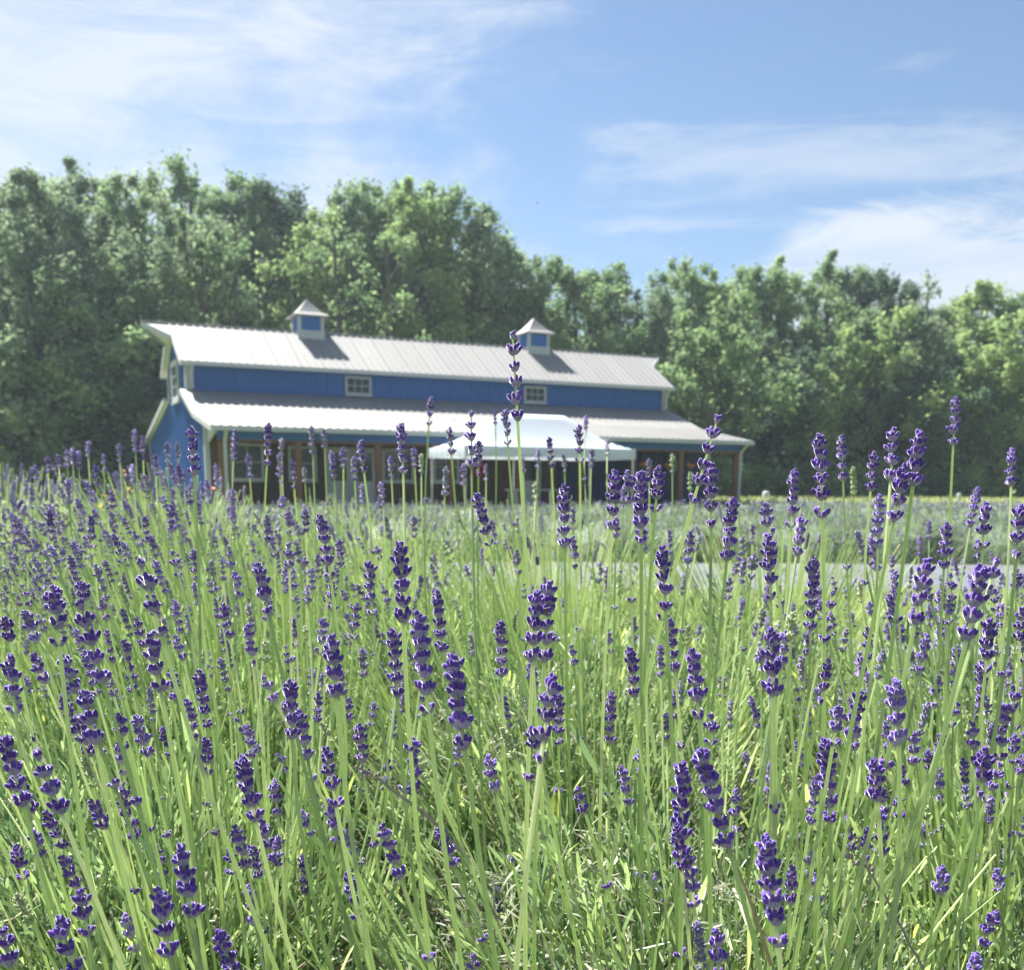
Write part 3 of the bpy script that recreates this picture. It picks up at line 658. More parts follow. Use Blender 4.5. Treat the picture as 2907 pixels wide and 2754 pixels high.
TREES = [  # x, y of the top, distance, prototype, colour, label
 (10, 425, 63, 0, 'grey', 'tall grey green tree cut by the left edge of the picture'),
 (120, 470, 60, 3, 'grey', 'rounded grey green tree second from the left edge'),
 (205, 402, 66, 4, 'grey', 'slender high tree reaching the highest point left of the barn'),
 (345, 450, 64, 1, 'mid', 'green tree with a bumpy top above the barn gable, left of the roof tip'),
 (480, 520, 60, 2, 'grey', 'broad grey green tree standing right behind the barn roof tip'),
 (545, 432, 70, 0, 'mid', 'high tree with a wide crown between roof tip and left cupola'),
 (690, 440, 72, 1, 'mid', 'tall bright topped tree just left of the left cupola'),
 (790, 500, 74, 3, 'deep', 'dark crowned tree rising above and left of the left cupola'),
 (850, 610, 68, 2, 'lime', 'lower light green tree straight above the left cupola'),
 (935, 520, 72, 4, 'grey', 'thin grey green tree just right of the left cupola'),
 (1010, 478, 72, 1, 'mid', 'high tree with an upright top in the group between the cupolas'),
 (1105, 462, 74, 0, 'mid', 'tall tree in the middle of the gap between both cupolas'),
 (1190, 470, 70, 4, 'lime', 'slim tree with light green tips between the cupolas'),
 (1275, 478, 73, 1, 'mid', 'leaning tall tree where the high part of the woods ends'),
 (1345, 570, 75, 3, 'grey', 'tree stepping down from the high woods towards the right cupola'),
 (1440, 655, 76, 2, 'lime', 'light green rounded tree left of the right cupola'),
 (1530, 690, 74, 0, 'mid', 'rounded green tree straight above the right cupola'),
 (1640, 740, 77, 3, 'mid', 'low green tree right of the right cupola'),
 (1745, 712, 80, 1, 'mid', 'green tree above the right end of the upper roof'),
 (1850, 745, 78, 2, 'grey', 'greyish tree behind the right tip of the barn roof'),
 (1950, 722, 82, 0, 'mid', 'round green tree just right of the barn roof'),
 (2050, 742, 80, 4, 'lime', 'narrow yellow green tree above the porch end of the barn'),
 (2010, 900, 70, 5, 'mid', 'full low tree with light tips beside the right roof tip'),
 (2140, 735, 84, 3, 'mid', 'dense green tree above the white porch downspout'),
 (2230, 705, 84, 4, 'lime', 'feathery light green tree with sky showing between its twigs'),
 (2370, 688, 86, 4, 'mid', 'highest thin crowned tree in the right part of the woods'),
 (2450, 715, 85, 1, 'mid', 'airy tree right of the highest crown in the right woods'),
 (2545, 745, 83, 0, 'deep', 'dark green tree with a dense rounded crown in the right woods'),
 (2650, 735, 88, 6, 'grey', 'almost bare pale branched tree standing in the right woods'),
 (2700, 810, 84, 2, 'grey', 'dull grey green tree in front of the bare pale tree'),
 (2800, 785, 84, 3, 'lime', 'light green round tree near the right edge of the picture'),
 (2895, 800, 82, 1, 'mid', 'green tree cut by the right edge of the picture'),
 (2480, 940, 78, 5, 'lime', 'low yellow green tree with layered branches at the foot of the right woods'),
 (2330, 1010, 77, 5, 'mid', 'small round tree at the foot of the woods left of the layered one'),
 (2830, 950, 77, 5, 'lime', 'bright low tree at the foot of the woods by the right edge'),
 (2200, 1000, 76, 5, 'deep', 'dark low tree at the foot of the woods beside the barn porch'),
 (2650, 1010, 77, 5, 'deep', 'dark low tree between the two bright low trees on the right'),
 (250, 800, 57, 5, 'mid', 'low tree with light tips left of the barn gable'),
 (60, 820, 56, 5, 'grey', 'low grey green tree at the left edge above the lavender'),
 (390, 960, 57, 5, 'deep', 'dark low tree directly left of the barn gable'),
 (-45, 880, 60, 5, 'deep', 'low dark tree mostly outside the left edge of the picture'),
 (330, 700, 60, 2, 'mid', 'mid height green tree between the tall trees and the barn gable'),
 (130, 640, 58, 3, 'grey', 'mid height leafy tree standing before the tall trees on the left'),
 (2120, 880, 78, 2, 'mid', 'mid height tree above the right corner of the porch roof'),
 (2560, 860, 81, 3, 'grey', 'mid height tree below the dark rounded crown on the right'),
 (2400, 820, 82, 2, 'mid', 'mid height tree below the highest crown of the right woods'),
 (2780, 880, 80, 2, 'mid', 'mid height tree right of the bare pale tree')]
for T_ in TREES: tree(*T_, group='trees of the wood behind the barn', wid=1.05)
# the depth of the wood behind, one mass
def bare_trunks():
    rg = np.random.default_rng(13)
    labs = ['dark straight trunk seen between the crowns above the upper left roof', 'dark forked trunk seen left of the left cupola', 'tall dark trunk seen between the two cupolas', 'slender dark trunk seen right of the left cupola']
    for (xp, yt, d), lab in zip(((560, 640, 58.5), (650, 600, 59), (1090, 640, 61.5), (960, 620, 60.5)), labs):
        q = px(xp, yt, d); root = empty('bare_tree', (q.x, q.y, 0)); tag(root, lab, 'tree', 'dark trunks at the edge of the wood')
        P, R, tips = branch_tubes(np.random.default_rng(int(xp)), q.z*1.05, 2.6, 7, .2, first=.45); V, F = tubes(P, R*1.3, 6)
        link('trunk', mesh_np('trunk', V, F, [M['bark']], smooth=True), root)
        V, F, var = leaf_quads(rg, tips, rg.uniform(.3, .7, len(tips)), 45, .14)
        link('crown', mesh_np('crown', V, F, [TL['mid']], var=var), root)
bare_trunks()
def wood_mass():
    rg = np.random.default_rng(77); C = []; rad = []
    tops = [(-200,440),(0,430),(205,425),(345,480),(545,455),(690,470),(850,560),(1010,520),(1190,510),(1345,610),(1440,680),(1640,770),(1850,775),(2230,760),(2370,740),(2545,770),(2700,790),(2907,830),(3100,830)]
    tx = [a for a, _ in tops]; ty = [b for _, b in tops]
    for i in range(2300):
        xp = rg.uniform(-750, 3750); d = np.interp(xp, [0, 1400, 2907], [68, 82, 92]) + rg.uniform(0, 10)
        zt = px(xp, np.interp(xp, tx, ty) + 130, d).z - .8; zz = rg.random()**.85*zt*rg.uniform(.85, 1); q = px(xp, 1300, d)
        C.append((q.x, q.y, max(zz, .8))); rad.append(rg.uniform(1.0, 2.4))
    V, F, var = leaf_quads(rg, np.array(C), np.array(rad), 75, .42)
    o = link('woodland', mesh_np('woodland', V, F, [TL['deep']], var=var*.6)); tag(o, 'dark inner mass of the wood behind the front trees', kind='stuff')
    C = []; rad = []
    for i in range(640):
        xp = rg.uniform(-700, 3600); d = np.interp(xp, [0, 1400, 2907], [54, 70, 78]) + rg.uniform(-1.5, 2.5)
        if 380 < xp < 1500: d += 8
        q = px(xp, 1300, d); C.append((q.x, q.y, rg.uniform(.2, 1.9))); rad.append(rg.uniform(.6, 1.5))
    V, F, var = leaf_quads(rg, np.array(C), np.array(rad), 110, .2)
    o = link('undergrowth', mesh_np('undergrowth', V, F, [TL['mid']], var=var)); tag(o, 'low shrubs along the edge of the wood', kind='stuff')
wood_mass()

# small white tubs left standing in the field
def tub(xp, yp, d, label, r=.3):
    q = px(xp, yp, d); root = empty('field_tub', (q.x, q.y, .02)); tag(root, label, 'tub', 'white tubs in the field')
    V = []; F = []
    for rr, z in ((r*.8, 0), (r*.95, .3), (r, .52), (r*.9, .56)): V += [(rr*math.cos(a*math.pi/6), rr*math.sin(a*math.pi/6), z) for a in range(12)]
    for q_ in range(3): F += [(q_*12+a, q_*12+(a+1) % 12, q_*12+12+(a+1) % 12, q_*12+12+a) for a in range(12)]
    A = Acc(); A.add(V, F); A.obj('bucket', [M['white']], root, True)
    A = Acc(); blob(A, (0, 0, .56), r*.95, 3, n=7, sq=(1, 1, .5), amp=.05); A.obj('lid', [M['white']], root, True)
tub(2175, 1402, 56, 'white lidded tub in the yellow meadow beside the porch end', .2)
tub(2722, 1416, 57, 'small white lidded tub at the right end of the yellow meadow', .11)

# ------------------------------------------------------------------ lavender
rf = np.random.default_rng(5)
def bud(rg, A, origin, d, ln, r, S=6):
    """calyx tube with a darker rounded bud on top"""
    d = nrm(np.array(d)); ts = np.array([0, .16, .34, .55, .80, .95, 1.0]); rr = np.array([.5, .80, .92, 1.0, .95, .62, .08])*r
    P = origin + d*ts[:, None]*ln + np.array([0, 0, 1])*(ts[:, None]**2)*ln*.12
    V, F = tubes(P[None], rr[None], S)
    k = len(F)//6; mi = np.repeat([0, 0, 0, 1, 1, 1], S)
    A.V.append(V); A.F.append(F + A.n); A.n += len(V); A.mi.append(mi); A.var.append(np.full(len(V), .5))
def whorl_mesh(kind, scheme, seed):
    rg = np.random.default_rng(seed); A = Acc()
    if kind == 'full':
        for k in range(8):
            a = k*2*np.pi/8 + rg.normal(0, .15); tilt = rg.uniform(.45, .80) if k % 2 else rg.uniform(.22, .5); c = np.array([math.cos(a), math.sin(a), 0])*.0016 + np.array([0, 0, rg.uniform(0, .002)])
            bud(rg, A, c, (math.cos(a)*math.sin(tilt), math.sin(a)*math.sin(tilt), math.cos(tilt)), rg.uniform(.0082, .0102), rg.uniform(.0017, .0021))
    elif kind == 'pair':
        for k in range(5):
            a = (k % 2)*np.pi + rg.normal(0, .45); tilt = rg.uniform(.5, .8)
            bud(rg, A, np.array([math.cos(a), math.sin(a), 0])*.0014, (math.cos(a)*math.sin(tilt), math.sin(a)*math.sin(tilt), math.cos(tilt)), rg.uniform(.0070, .0085), rg.uniform(.0017, .0021))
    else:  # top
        for k in range(8):
            a = k*2.4; tilt = rg.uniform(.05, .5)
            bud(rg, A, np.array([math.cos(a), math.sin(a), 0])*.0010 + np.array([0, 0, .0012*(k % 3)]), (math.cos(a)*math.sin(tilt), math.sin(a)*math.sin(tilt), math.cos(tilt)), rg.uniform(.006, .0085), rg.uniform(.0015, .0019))
    return A.mesh('whorl', list(SCH[scheme]), True)
WH = {(k, s): [whorl_mesh(k, s, 100+i*7+j*3) for i in range(4)] for j, k in enumerate(('full', 'pair', 'top')) for s in SCH}

PLANTS = [  # name of the kind, x, y, radius, foliage height, random stalks, head height, label
 (.16, 1.02, .40, .43, 56, .70, 'nearest lavender plant in the middle foreground with dark gaps between its leafy shoots'),
 (-.50, 1.18, .40, .43, 115, .74, 'lavender plant at the lower left whose stalks lean strongly to the left'),
 (.72, 1.22, .38, .43, 105, .76, 'lavender plant at the lower right with dense upright stalks'),
 (.10, 1.72, .40, .49, 55, .77, 'lavender plant right behind the nearest one, below the white canopy'),
 (-.62, 1.85, .42, .50, 150, .80, 'lavender plant with blurred heads below the left end of the barn'),
 (-1.22, 1.95, .42, .50, 150, .80, 'dense purple lavender plant cut by the left edge of the picture'),
 (-.30, 2.50, .42, .52, 70, .76, 'bright green lavender plant below the barn door, its heads few'),
 (-1.00, 2.75, .42, .46, 150, .84, 'blurred lavender plant further back below the barn gable'),
 (.80, 1.80, .36, .53, 18, .72, 'sparse lavender plant on the right through which the fabric strip shows'),
 (.55, 2.35, .40, .53, 18, .70, 'pale green lavender plant with few heads below the right half of the canopy'),
 (1.28, 2.15, .40, .56, 45, .72, 'lavender plant by the right edge of the picture standing before the grass lane'),
 (1.20, 1.55, .34, .44, 22, .74, 'dense lavender clump cut by the right edge of the picture'),
]
REAR = [(.12, 3.25), (.80, 3.15), (-1.75, 2.85), (-.45, 3.35), (-1.2, 3.6), (-1.95, 3.8), (-.75, 4.1), (-1.5, 4.5), (-2.3, 4.6), (-2.9, 4.0)]
roots = []
for (x, y, r, fh, n, hh, lab) in PLANTS:
    e = empty('lavender_plant', (x, y, .02)); tag(e, lab, 'lavender', 'lavender plants of the near row'); roots.append(e)

def nearest_plant(p):
    b, bd = 0, 1e9
    for i, P in enumerate(PLANTS):
        dd = math.hypot(p.x-P[0], p.y-P[1])/P[2]
        if dd < bd: b, bd = i, dd
    return b
n_stalk = [0]*len(PLANTS)
def stalk(top, bot, wsz, scheme, spaced=False, pi=None, stem_r=.00125, low=True):
    """a flower stalk: head axis from bot up to top; wsz = whorl width"""
    if pi is None: pi = nearest_plant(bot)
    P = PLANTS[pi]; c = Vector((P[0], P[1], 0))
    tang = (top - bot).normalized(); Lh = (top-bot).length
    down = -tang; zb = .16 + .1*random.random()
    s = (bot.z - zb)/max(.25, -down.z) if down.z < 0 else (bot.z-zb)
    ext = bot + down*s*.9
    fan = c + (Vector((bot.x, bot.y, 0)) - c)*.30
    dx = max(-.17, min(.17, ext.x - fan.x)); base = Vector((fan.x + dx*.75, (fan.y*.75 + bot.y*.25), zb - .1))
    Lt = (bot - base).length
    ctrl = bot + down*Lt*.42
    K = 9; t = np.linspace(0, 1, K)[:, None]
    b0, b1, b2 = np.array(base), np.array(ctrl), np.array(bot)
    C = (1-t)**2*b0 + 2*(1-t)*t*b1 + t**2*b2
    head = np.array(bot) + np.array(tang)*Lh*np.linspace(.12, .92, 5)[:, None]
    C = np.concatenate([C, head]); org = C[0].copy(); rel = C - org
    R = stem_r*np.concatenate([np.linspace(1.45, 1.0, K), np.linspace(.8, .5, 5)])
    A = Acc(); V, F = tubes(rel[None], R[None], 4); v = random.uniform(.25, .9)
    A.add(V, F, 0, np.repeat(np.clip(v + np.linspace(-.15, .15, K+5), 0, 1), 4))
    # pairs of narrow leaves on the lower stem
    for f in ([.30, .52] if random.random() < .55 else [.34]):
        q = b0*(1-f)**2 + 2*f*(1-f)*b1 + f*f*b2 - org; az = random.uniform(0, 6.28)
        dd = np.array([[math.cos(az), math.sin(az), 1.9], [-math.cos(az), -math.sin(az), 1.9]]); ln = np.array([random.uniform(.025, .05)]*2)
        V, F = blades(np.array([q, q]), dd, ln, np.full(2, .0042), np.array([.2, -.2])*random.uniform(-1, 1), 4, .3, rg=rf)
        A.add(V, F, 1, random.uniform(.5, .98))
    me = A.mesh('flower_stalk', [M['stem'], M['leaf']], False)
    st = link('flower_stalk', me, roots[pi], Vector(org) - roots[pi].location); n_stalk[pi] += 1
    q0 = Vector((0, 0, 1)).rotation_difference(tang)
    rsz = wsz/.0145
    if spaced: n = max(3, int(round(Lh/(wsz*1.02)))); gaps = np.linspace(.95, 1.1, n)
    else: n = max(3, int(round(Lh/(wsz*.63)))); gaps = np.linspace(.6, 1.5, n)**1.2
    pos = np.cumsum(gaps); pos = (pos - gaps[0]*.0)/pos[-1]      # 0..1 from the top
    for i in range(n):
        f = pos[i]; kind = 'top' if i == 0 else ('pair' if (i == n-1 and random.random() < .4) else 'full')
        sc = rsz*(.82 if i == 0 else random.uniform(.88, 1.08))*(1.0 if i > 1 or spaced else .93)
        loc = bot + tang*(Lh*(1-f)) - Vector(org)
        w = link('whorl', random.choice(WH[(kind, scheme)]), st, loc)
        w.rotation_mode = 'QUATERNION'; w.rotation_quaternion = q0 @ Euler((random.gauss(0, .08), random.gauss(0, .08), random.uniform(0, 6.28))).to_quaternion()
        w.scale = (sc, sc, sc*random.uniform(.95, 1.1))
    if low and random.random() < .28:   # a lone pair of buds with two leaves well below the head
        f = .82; q = b0*(1-f)**2 + 2*f*(1-f)*b1 + f*f*b2 - org
        w = link('whorl', random.choice(WH[('pair', scheme)]), st, Vector(q)); w.rotation_mode = 'QUATERNION'; w.rotation_quaternion = q0 @ Euler((0, 0, random.uniform(0, 6.28))).to_quaternion(); w.scale = (rsz*.9,)*3
    return st

HEADS = """990 628 1001 815 30 s;833 770 829 822 16;911 784 912 905 24 s;926 855 925 920 18;869 828 873 880 16;977 795 982 860 18;957 795 958 822 10;1133 805 1131 840 12;1120 825 1121 895 20;1062 848 1066 905 16;775 822 780 915 24;697 855 704 915 20;602 825 605 880 15 d;627 832 628 868 13 d;520 820 516 900 18;371 830 376 920 26;455 832 452 890 14;1393 790 1340 972 34 s;1376 900 1375 1020 32;1274 908 1267 990 30;1240 918 1240 1050 34;1213 912 1215 975 24;1190 915 1183 1025 30;1091 940 1092 1060 28;922 958 948 1055 26;862 905 860 960 16 d;1108 1040 1112 1100 20;1585 845 1590 1000 36;1627 845 1630 930 22;1537 912 1530 1020 26;1480 978 1490 1040 30 l;1417 968 1405 1085 30;1728 830 1722 930 32;1690 878 1683 950 24;1777 842 1765 940 36;1750 905 1728 1010 36;1848 772 1843 862 24 l;1957 870 1955 940 24;1890 945 1876 1020 20;1830 1015 1825 1100 26;1791 1085 1768 1210 42;1926 1086 1908 1150 38;1900 1100 1868 1240 44;1912 1200 1905 1300 32;1700 960 1697 1060 24 l;1550 1005 1540 1075 28;1487 1040 1490 1160 34;1490 1220 1495 1345 44;1520 1225 1510 1290 30 l;1573 1085 1568 1220 28;1280 1060 1287 1180 34;1335 1030 1330 1090 20;1295 1200 1305 1300 30;1340 1260 1352 1390 40;1183 1340 1180 1440 26;1068 1310 1045 1475 48;1080 1345 1080 1440 26;1037 1148 1030 1280 38;1062 1128 1052 1280 36;968 1205 970 1310 28;845 1145 855 1260 30;774 1055 780 1205 40;808 1190 828 1380 44;760 1220 768 1350 34;876 1275 899 1450 48;713 1090 720 1190 28;640 1235 650 1350 42;700 1255 703 1310 22 d;620 1000 640 1120 28;655 1045 660 1095 18;500 1095 520 1190 34;265 1060 312 1230 42 s;292 1230 312 1340 40;150 1150 200 1320 42 s;105 1140 115 1250 42;240 1240 258 1340 26;385 1300 400 1405 30;560 1320 565 1430 36;577 1375 595 1470 32;694 1405 705 1500 30;630 1450 650 1560 40;798 1430 803 1530 32;468 1470 495 1590 42;530 1510 538 1580 30;640 1560 655 1630 36;740 1600 775 1700 38;588 1655 590 1730 28;675 1690 695 1780 38;455 1600 478 1680 32;350 1640 370 1775 50;300 1640 315 1700 30;308 1720 328 1850 48;230 1440 240 1500 30;235 1530 262 1625 34;65 1440 120 1575 46 s;10 1430 45 1560 44;20 1270 30 1380 36;120 1270 150 1340 36;165 1340 185 1440 42;155 1725 170 1810 42;115 1778 150 1890 50;240 1770 265 1840 34 l;425 1805 455 1890 44;480 1715 495 1790 32 l;510 1830 525 1900 30;915 1850 922 1910 34;960 1720 962 1780 26 l;1137 1770 1140 1840 24;1235 1450 1240 1500 26 l;1243 1540 1247 1630 26;1318 1480 1318 1660 44;1355 1455 1410 1640 46;1423 1530 1425 1610 32;1480 1620 1505 1830 52;1530 1680 1528 1750 34;1270 1690 1285 1750 30 l;1385 1800 1390 1900 44;1487 1480 1490 1540 28 l;1550 1615 1550 1670 26;1575 1690 1580 1750 32 l;1598 1435 1605 1590 40;1560 1370 1558 1430 24 l;1662 1340 1645 1430 34;1690 1475 1697 1550 42;1705 1570 1705 1660 32;1733 1320 1738 1440 44 l;1770 1420 1765 1480 30 l;1663 1265 1665 1310 26;1880 1400 1885 1480 32;1905 1450 1895 1540 40;1942 1365 1935 1470 30;1815 1490 1815 1550 28 l;1790 1595 1788 1640 26 l;1910 1590 1910 1630 22 d;1948 1640 1948 1690 28 d;1185 1605 1183 1640 20;1000 1065 1003 1110 20 d;480 1210 490 1290 26;1972 980 1965 1080 34;1905 975 1900 1060 28;1815 1310 1805 1370 26 l;322 857 324 895 12 d;343 857 345 895 12 d;1000 1000 1001 1030 12 g;1065 1225 1080 1240 20 l;913 1225 914 1270 18 d;1395 1310 1398 1350 20 d;1925 1250 1922 1290 24 d;1458 1075 1452 1120 22 d;1755 1840 1757 1880 20 d;683 1805 690 1870 24 g;1213 1830 1213 1850 14 g;410 1085 412 1130 16 d;1100 965 1100 1000 14 g;1197 1110 1197 1150 14 g;1435 1040 1437 1090 16 d;1650 905 1650 960 14 g;1225 1195 1227 1240 20 d;1410 1120 1406 1160 22 d;420 1340 424 1380 18 g;1960 1330 1958 1380 30;30 1640 45 1700 34;5 1800 20 1870 46;160 1130 165 1160 30;10 1200 20 1240 34;1975 1180 1972 1240 30;1850 1250 1846 1330 24 l;1630 1320 1628 1360 20 d;1235 980 1238 1040 26;1145 870 1143 905 12;1300 880 1300 915 12 g;1335 915 1335 950 12 g;1035 935 1035 965 14 g;540 880 542 935 13 l;663 868 664 905 15 l;736 935 741 978 16 l;565 893 569 945 14;588 905 590 935 12 d;684 885 686 930 14 l;480 880 483 925 13 l;640 875 646 925 15;418 900 420 940 12 l;545 850 545 880 12 d;755 885 757 925 14 l;800 868 802 905 13 l;815 880 815 915 12 g;1175 850 1174 880 12 d;895 900 897 940 14 l;940 900 940 930 12 d;1010 880 1012 915 14 l;1090 880 1092 915 13 d;1040 870 1040 905 13 l;1255 890 1255 930 13 d;260 832 262 875 12 l;275 845 277 890 12;230 860 232 895 12 l;170 855 171 885 12 l;128 872 130 905 13 l;140 868 141 900 13;152 874 153 908 13 l;112 880 114 905 12 l;92 885 93 915 12 l;200 880 201 910 12 l;300 880 302 920 12 l;68 900 69 930 12 l;185 900 187 940 13;255 900 258 935 13 l;345 900 347 945 14;400 930 403 975 15 l;450 960 452 1000 15 l;130 930 133 975 15;60 940 62 985 14 l;215 950 218 1000 16;330 980 333 1030 18;280 1000 284 1050 18;95 990 100 1045 18;30 1000 35 1050 18 l;175 1000 180 1060 19;545 960 548 1000 16 l;590 985 592 1030 17;515 1000 518 1050 18;745 1000 747 1040 15 d;700 940 702 975 14 l;800 1000 802 1040 16 d"""
CODE = {'d': 'dusty', 'l': 'lilac', 'g': 'green'}
K_ = IW/1980.0
listed = []
for ent in HEADS.split(';'):
    f = ent.split(); xt, yt, xb, yb, w = [float(v)*1 for v in f[:5]]
    flags = f[5] if len(f) > 5 else ''
    d = min(2.7, 28.7*1.06/w); listed.append((xt*K_, yt*K_))
    tp = px(xt*K_, yt*K_, d*random.uniform(.985, 1.015)); bt = px(xb*K_, yb*K_, d)
    scale_up = 1.0
    if d >= 2.7: scale_up = 1.0
    wsz = w*K_*d/FPX*.92
    stalk(tp, bt, wsz, CODE.get(flags.replace('s', ''), 'violet'), 's' in flags, stem_r=.00145*(1.1 if d < .9 else 1.0))

def project(p):
    v = CAMM.inverted() @ p
    return (CXP + FPX*v.x/(-v.z), CYP - FPX*v.y/(-v.z)) if v.z < 0 else (-1e4, -1e4)
# the remaining stalks of each plant, fanning out from its middle
def random_head(P, rg, hh, r):
    a = rg.uniform(0, 2*math.pi); q = math.sqrt(rg.random())*1.12
    x = P[0] + r*q*math.cos(a); y = P[1] + r*q*math.sin(a)
    lean = Vector((math.cos(a)*q*.40 - (.26 if P[0] < .05 else .10) + .16*(P[0] > .3), math.sin(a)*q*.35, 1)) + Vector((rg.normal(0, .06), rg.normal(0, .06), 0)); lean.normalize()
    z = hh*(1 - .20*q*q) + rg.normal(0, .045)
    return Vector((x, y, z)), lean
rg = np.random.default_rng(31)
for i, P in enumerate(PLANTS):
    made = 0; tries = 0
    while made < P[4] and tries < 4000:
        tries += 1
        tp, ln = random_head(P, rg, P[5], P[2])
        if tp.y < .62: continue
        xx, yy = project(tp)
        if not (-60 < xx < 2967 and yy < 2800): continue
        if yy < 1215 + 130*rg.random() and xx > 450: continue
        if tp.y < 1.6 and min(math.hypot(xx-a, yy-b) for a, b in listed) < 55: continue
        # few heads in the bright gap of the middle
        if 1000 < xx < 2100 and 1350 < yy < 1950 and rg.random() < .72: continue
        if 1000 < xx < 1900 and yy > 1950 and rg.random() < .5: continue
        Lh = rg.uniform(.022, .045); u = rg.random()
        near = tp.y < 1.35
        sch = ('violet' if u < .55 else 'lilac' if u < .78 else 'dusty' if u < .92 else 'green') if near else ('violet' if u < .28 else 'lilac' if u < .62 else 'dusty' if u < .9 else 'green')
        if sch == 'green': Lh *= .7
        wsz = rg.uniform(.0098, .0135)*(1 if sch in ('violet', 'lilac') else .8)
        stalk(tp, tp - ln*Lh, wsz, sch, rg.random() < .12, i, stem_r=rg.uniform(.0011, .0015)); made += 1
        listed.append((xx, yy)) if near else None

# foliage of each plant: leafy shoots, old silvery leaves, woody twigs, bare stems; nearest leaves one by one
def foliage(i, P, dens):
    x0, y0, r, fh = P[:4]; rg = np.random.default_rng(400+i); root = roots[i]
    # leafy shoots
    n = int(520*dens); a = rg.uniform(0, 2*np.pi, n); q = np.sqrt(rg.random(n))*1.15
    bx, by = r*q*np.cos(a)*.75, r*q*np.sin(a)*.75
    top = fh*(1 - .42*q**2)*rg.uniform(.65, 1.25, n)
    d = nrm(np.stack([np.cos(a)*q*.75 - .16, np.sin(a)*q*.75, np.ones(n)], -1) + rg.normal(0, .16, (n, 3)))
    Ls = rg.uniform(.08, .17, n); b0 = np.stack([bx, by, np.maximum(top - Ls, .02)], -1)
    m_ = 12
    t = np.tile(np.linspace(.05, 1, m_), n); B = np.repeat(b0, m_, 0) + np.repeat(d*Ls[:, None], m_, 0)*t[:, None]
    ang = np.tile(np.arange(m_)*1.57 + (np.arange(m_)//2)*.8, n) + np.repeat(rg.uniform(0, 6, n), m_)
    dirs = np.repeat(d, m_, 0)*np.interp(t, [0, 1], [1.2, 2.6])[:, None] + np.stack([np.cos(ang), np.sin(ang), np.zeros_like(ang)], -1)
    ln = rg.uniform(.024, .050, n*m_)*np.interp(t, [0, .7, 1], [1, 1, .6])
    V, F = blades(B, dirs, ln, rg.uniform(.0030, .0052, n*m_), rg.normal(0, .18, n*m_), 4, .55, rg=rg)
    hue = np.repeat(rg.uniform(.1, .78, n), m_) + rg.normal(0, .10, n*m_) + .12*t
    var = np.repeat(np.clip(hue, 0, 1), 8)
    o = link('foliage', mesh_np('foliage', V, F, [M['leaf']], var=var), root); o['kind'] = 'stuff'
    # shoot axes and headless green stems
    ns = int(([80, 120, 120][i] if i < 3 else 290)*dens); P3 = np.stack([b0, b0 + d*Ls[:, None]*.5, b0 + d*Ls[:, None]], 1)
    V, F = tubes(P3, np.tile([.0014, .0012, .0008], (n, 1)), 4); A = Acc(); A.add(V, F, 0, np.repeat(rg.uniform(0, .6, n), 12))
    a2 = rg.uniform(0, 2*np.pi, ns); q2 = np.sqrt(rg.random(ns)); s0 = np.stack([r*q2*np.cos(a2)*.35, r*q2*np.sin(a2)*.35, np.full(ns, .06)], -1)
    hh = P[5]*(1-.2*q2**2)*rg.uniform(.5, .95 if i != 6 else 1.05, ns); e2 = np.stack([r*q2*np.cos(a2)*1.1 - (.15 if x0 < .05 else .05 if x0 < .3 else -.05), r*q2*np.sin(a2)*1.1, hh], -1)
    e2[:, 1] = np.maximum(e2[:, 1], .68 - y0)
    tt = np.linspace(0, 1, 7)[None, :, None]; mid = s0*.4 + e2*.6; mid[:, :2] = s0[:, :2]*.55 + e2[:, :2]*.45; mid += rg.normal(0, .022, (ns, 3))
    C = (1-tt)**2*s0[:, None] + 2*tt*(1-tt)*mid[:, None] + tt**2*e2[:, None]
    V, F = tubes(C, np.tile(np.linspace(.0014, .0008, 7), (ns, 1)), 4); A.add(V, F, 0, np.repeat(rg.uniform(.2, .95, ns), 28))
    o = A.obj('stems', [M['stem']], root, False); o['kind'] = 'stuff'
    # old silvery curled leaves lower down, plus woody twigs
    no = int((5200 if i in (0, 3, 8, 9) else 2800)*dens); a = rg.uniform(0, 2*np.pi, no); q = np.sqrt(rg.random(no))*1.1
    B = np.stack([r*q*np.cos(a)*.85, r*q*np.sin(a)*.85, fh*(1 - .42*q**2)*rg.uniform(.35, 1.12 if i in (0, 3) else 1.0, no)], -1)
    V, F = blades(B, rg.normal(size=(no, 3)) + np.array([0, 0, .3]), rg.uniform(.018, .04, no), rg.uniform(.0018, .0032, no), rg.normal(0, .6, no), 5, .6, rg=rg)
    A = Acc(); A.add(V, F, 0, np.repeat(rg.random(no), 10))
    nt = int(120*dens); a = rg.uniform(0, 2*np.pi, nt); q = np.sqrt(rg.random(nt))
    s0 = rg.normal(0, .04, (nt, 3)); s0[:, 2] = 0; e = np.stack([r*q*np.cos(a), r*q*np.sin(a), fh*rg.uniform(.4, .85, nt)], -1)
    tt = np.linspace(0, 1, 6)[None, :, None]; C = s0[:, None]*(1-tt) + e[:, None]*tt + rg.normal(0, .012, (nt, 6, 3)); C[:, :, 2] = np.maximum(C[:, :, 2], .0)
    V, F = tubes(C, np.tile(np.linspace(.0032, .0012, 6), (nt, 1)), 5); A.add(V, F, 1, .5)
    o = A.obj('old_growth', [M['old_leaf'], M['twig']], root); o['kind'] = 'stuff'
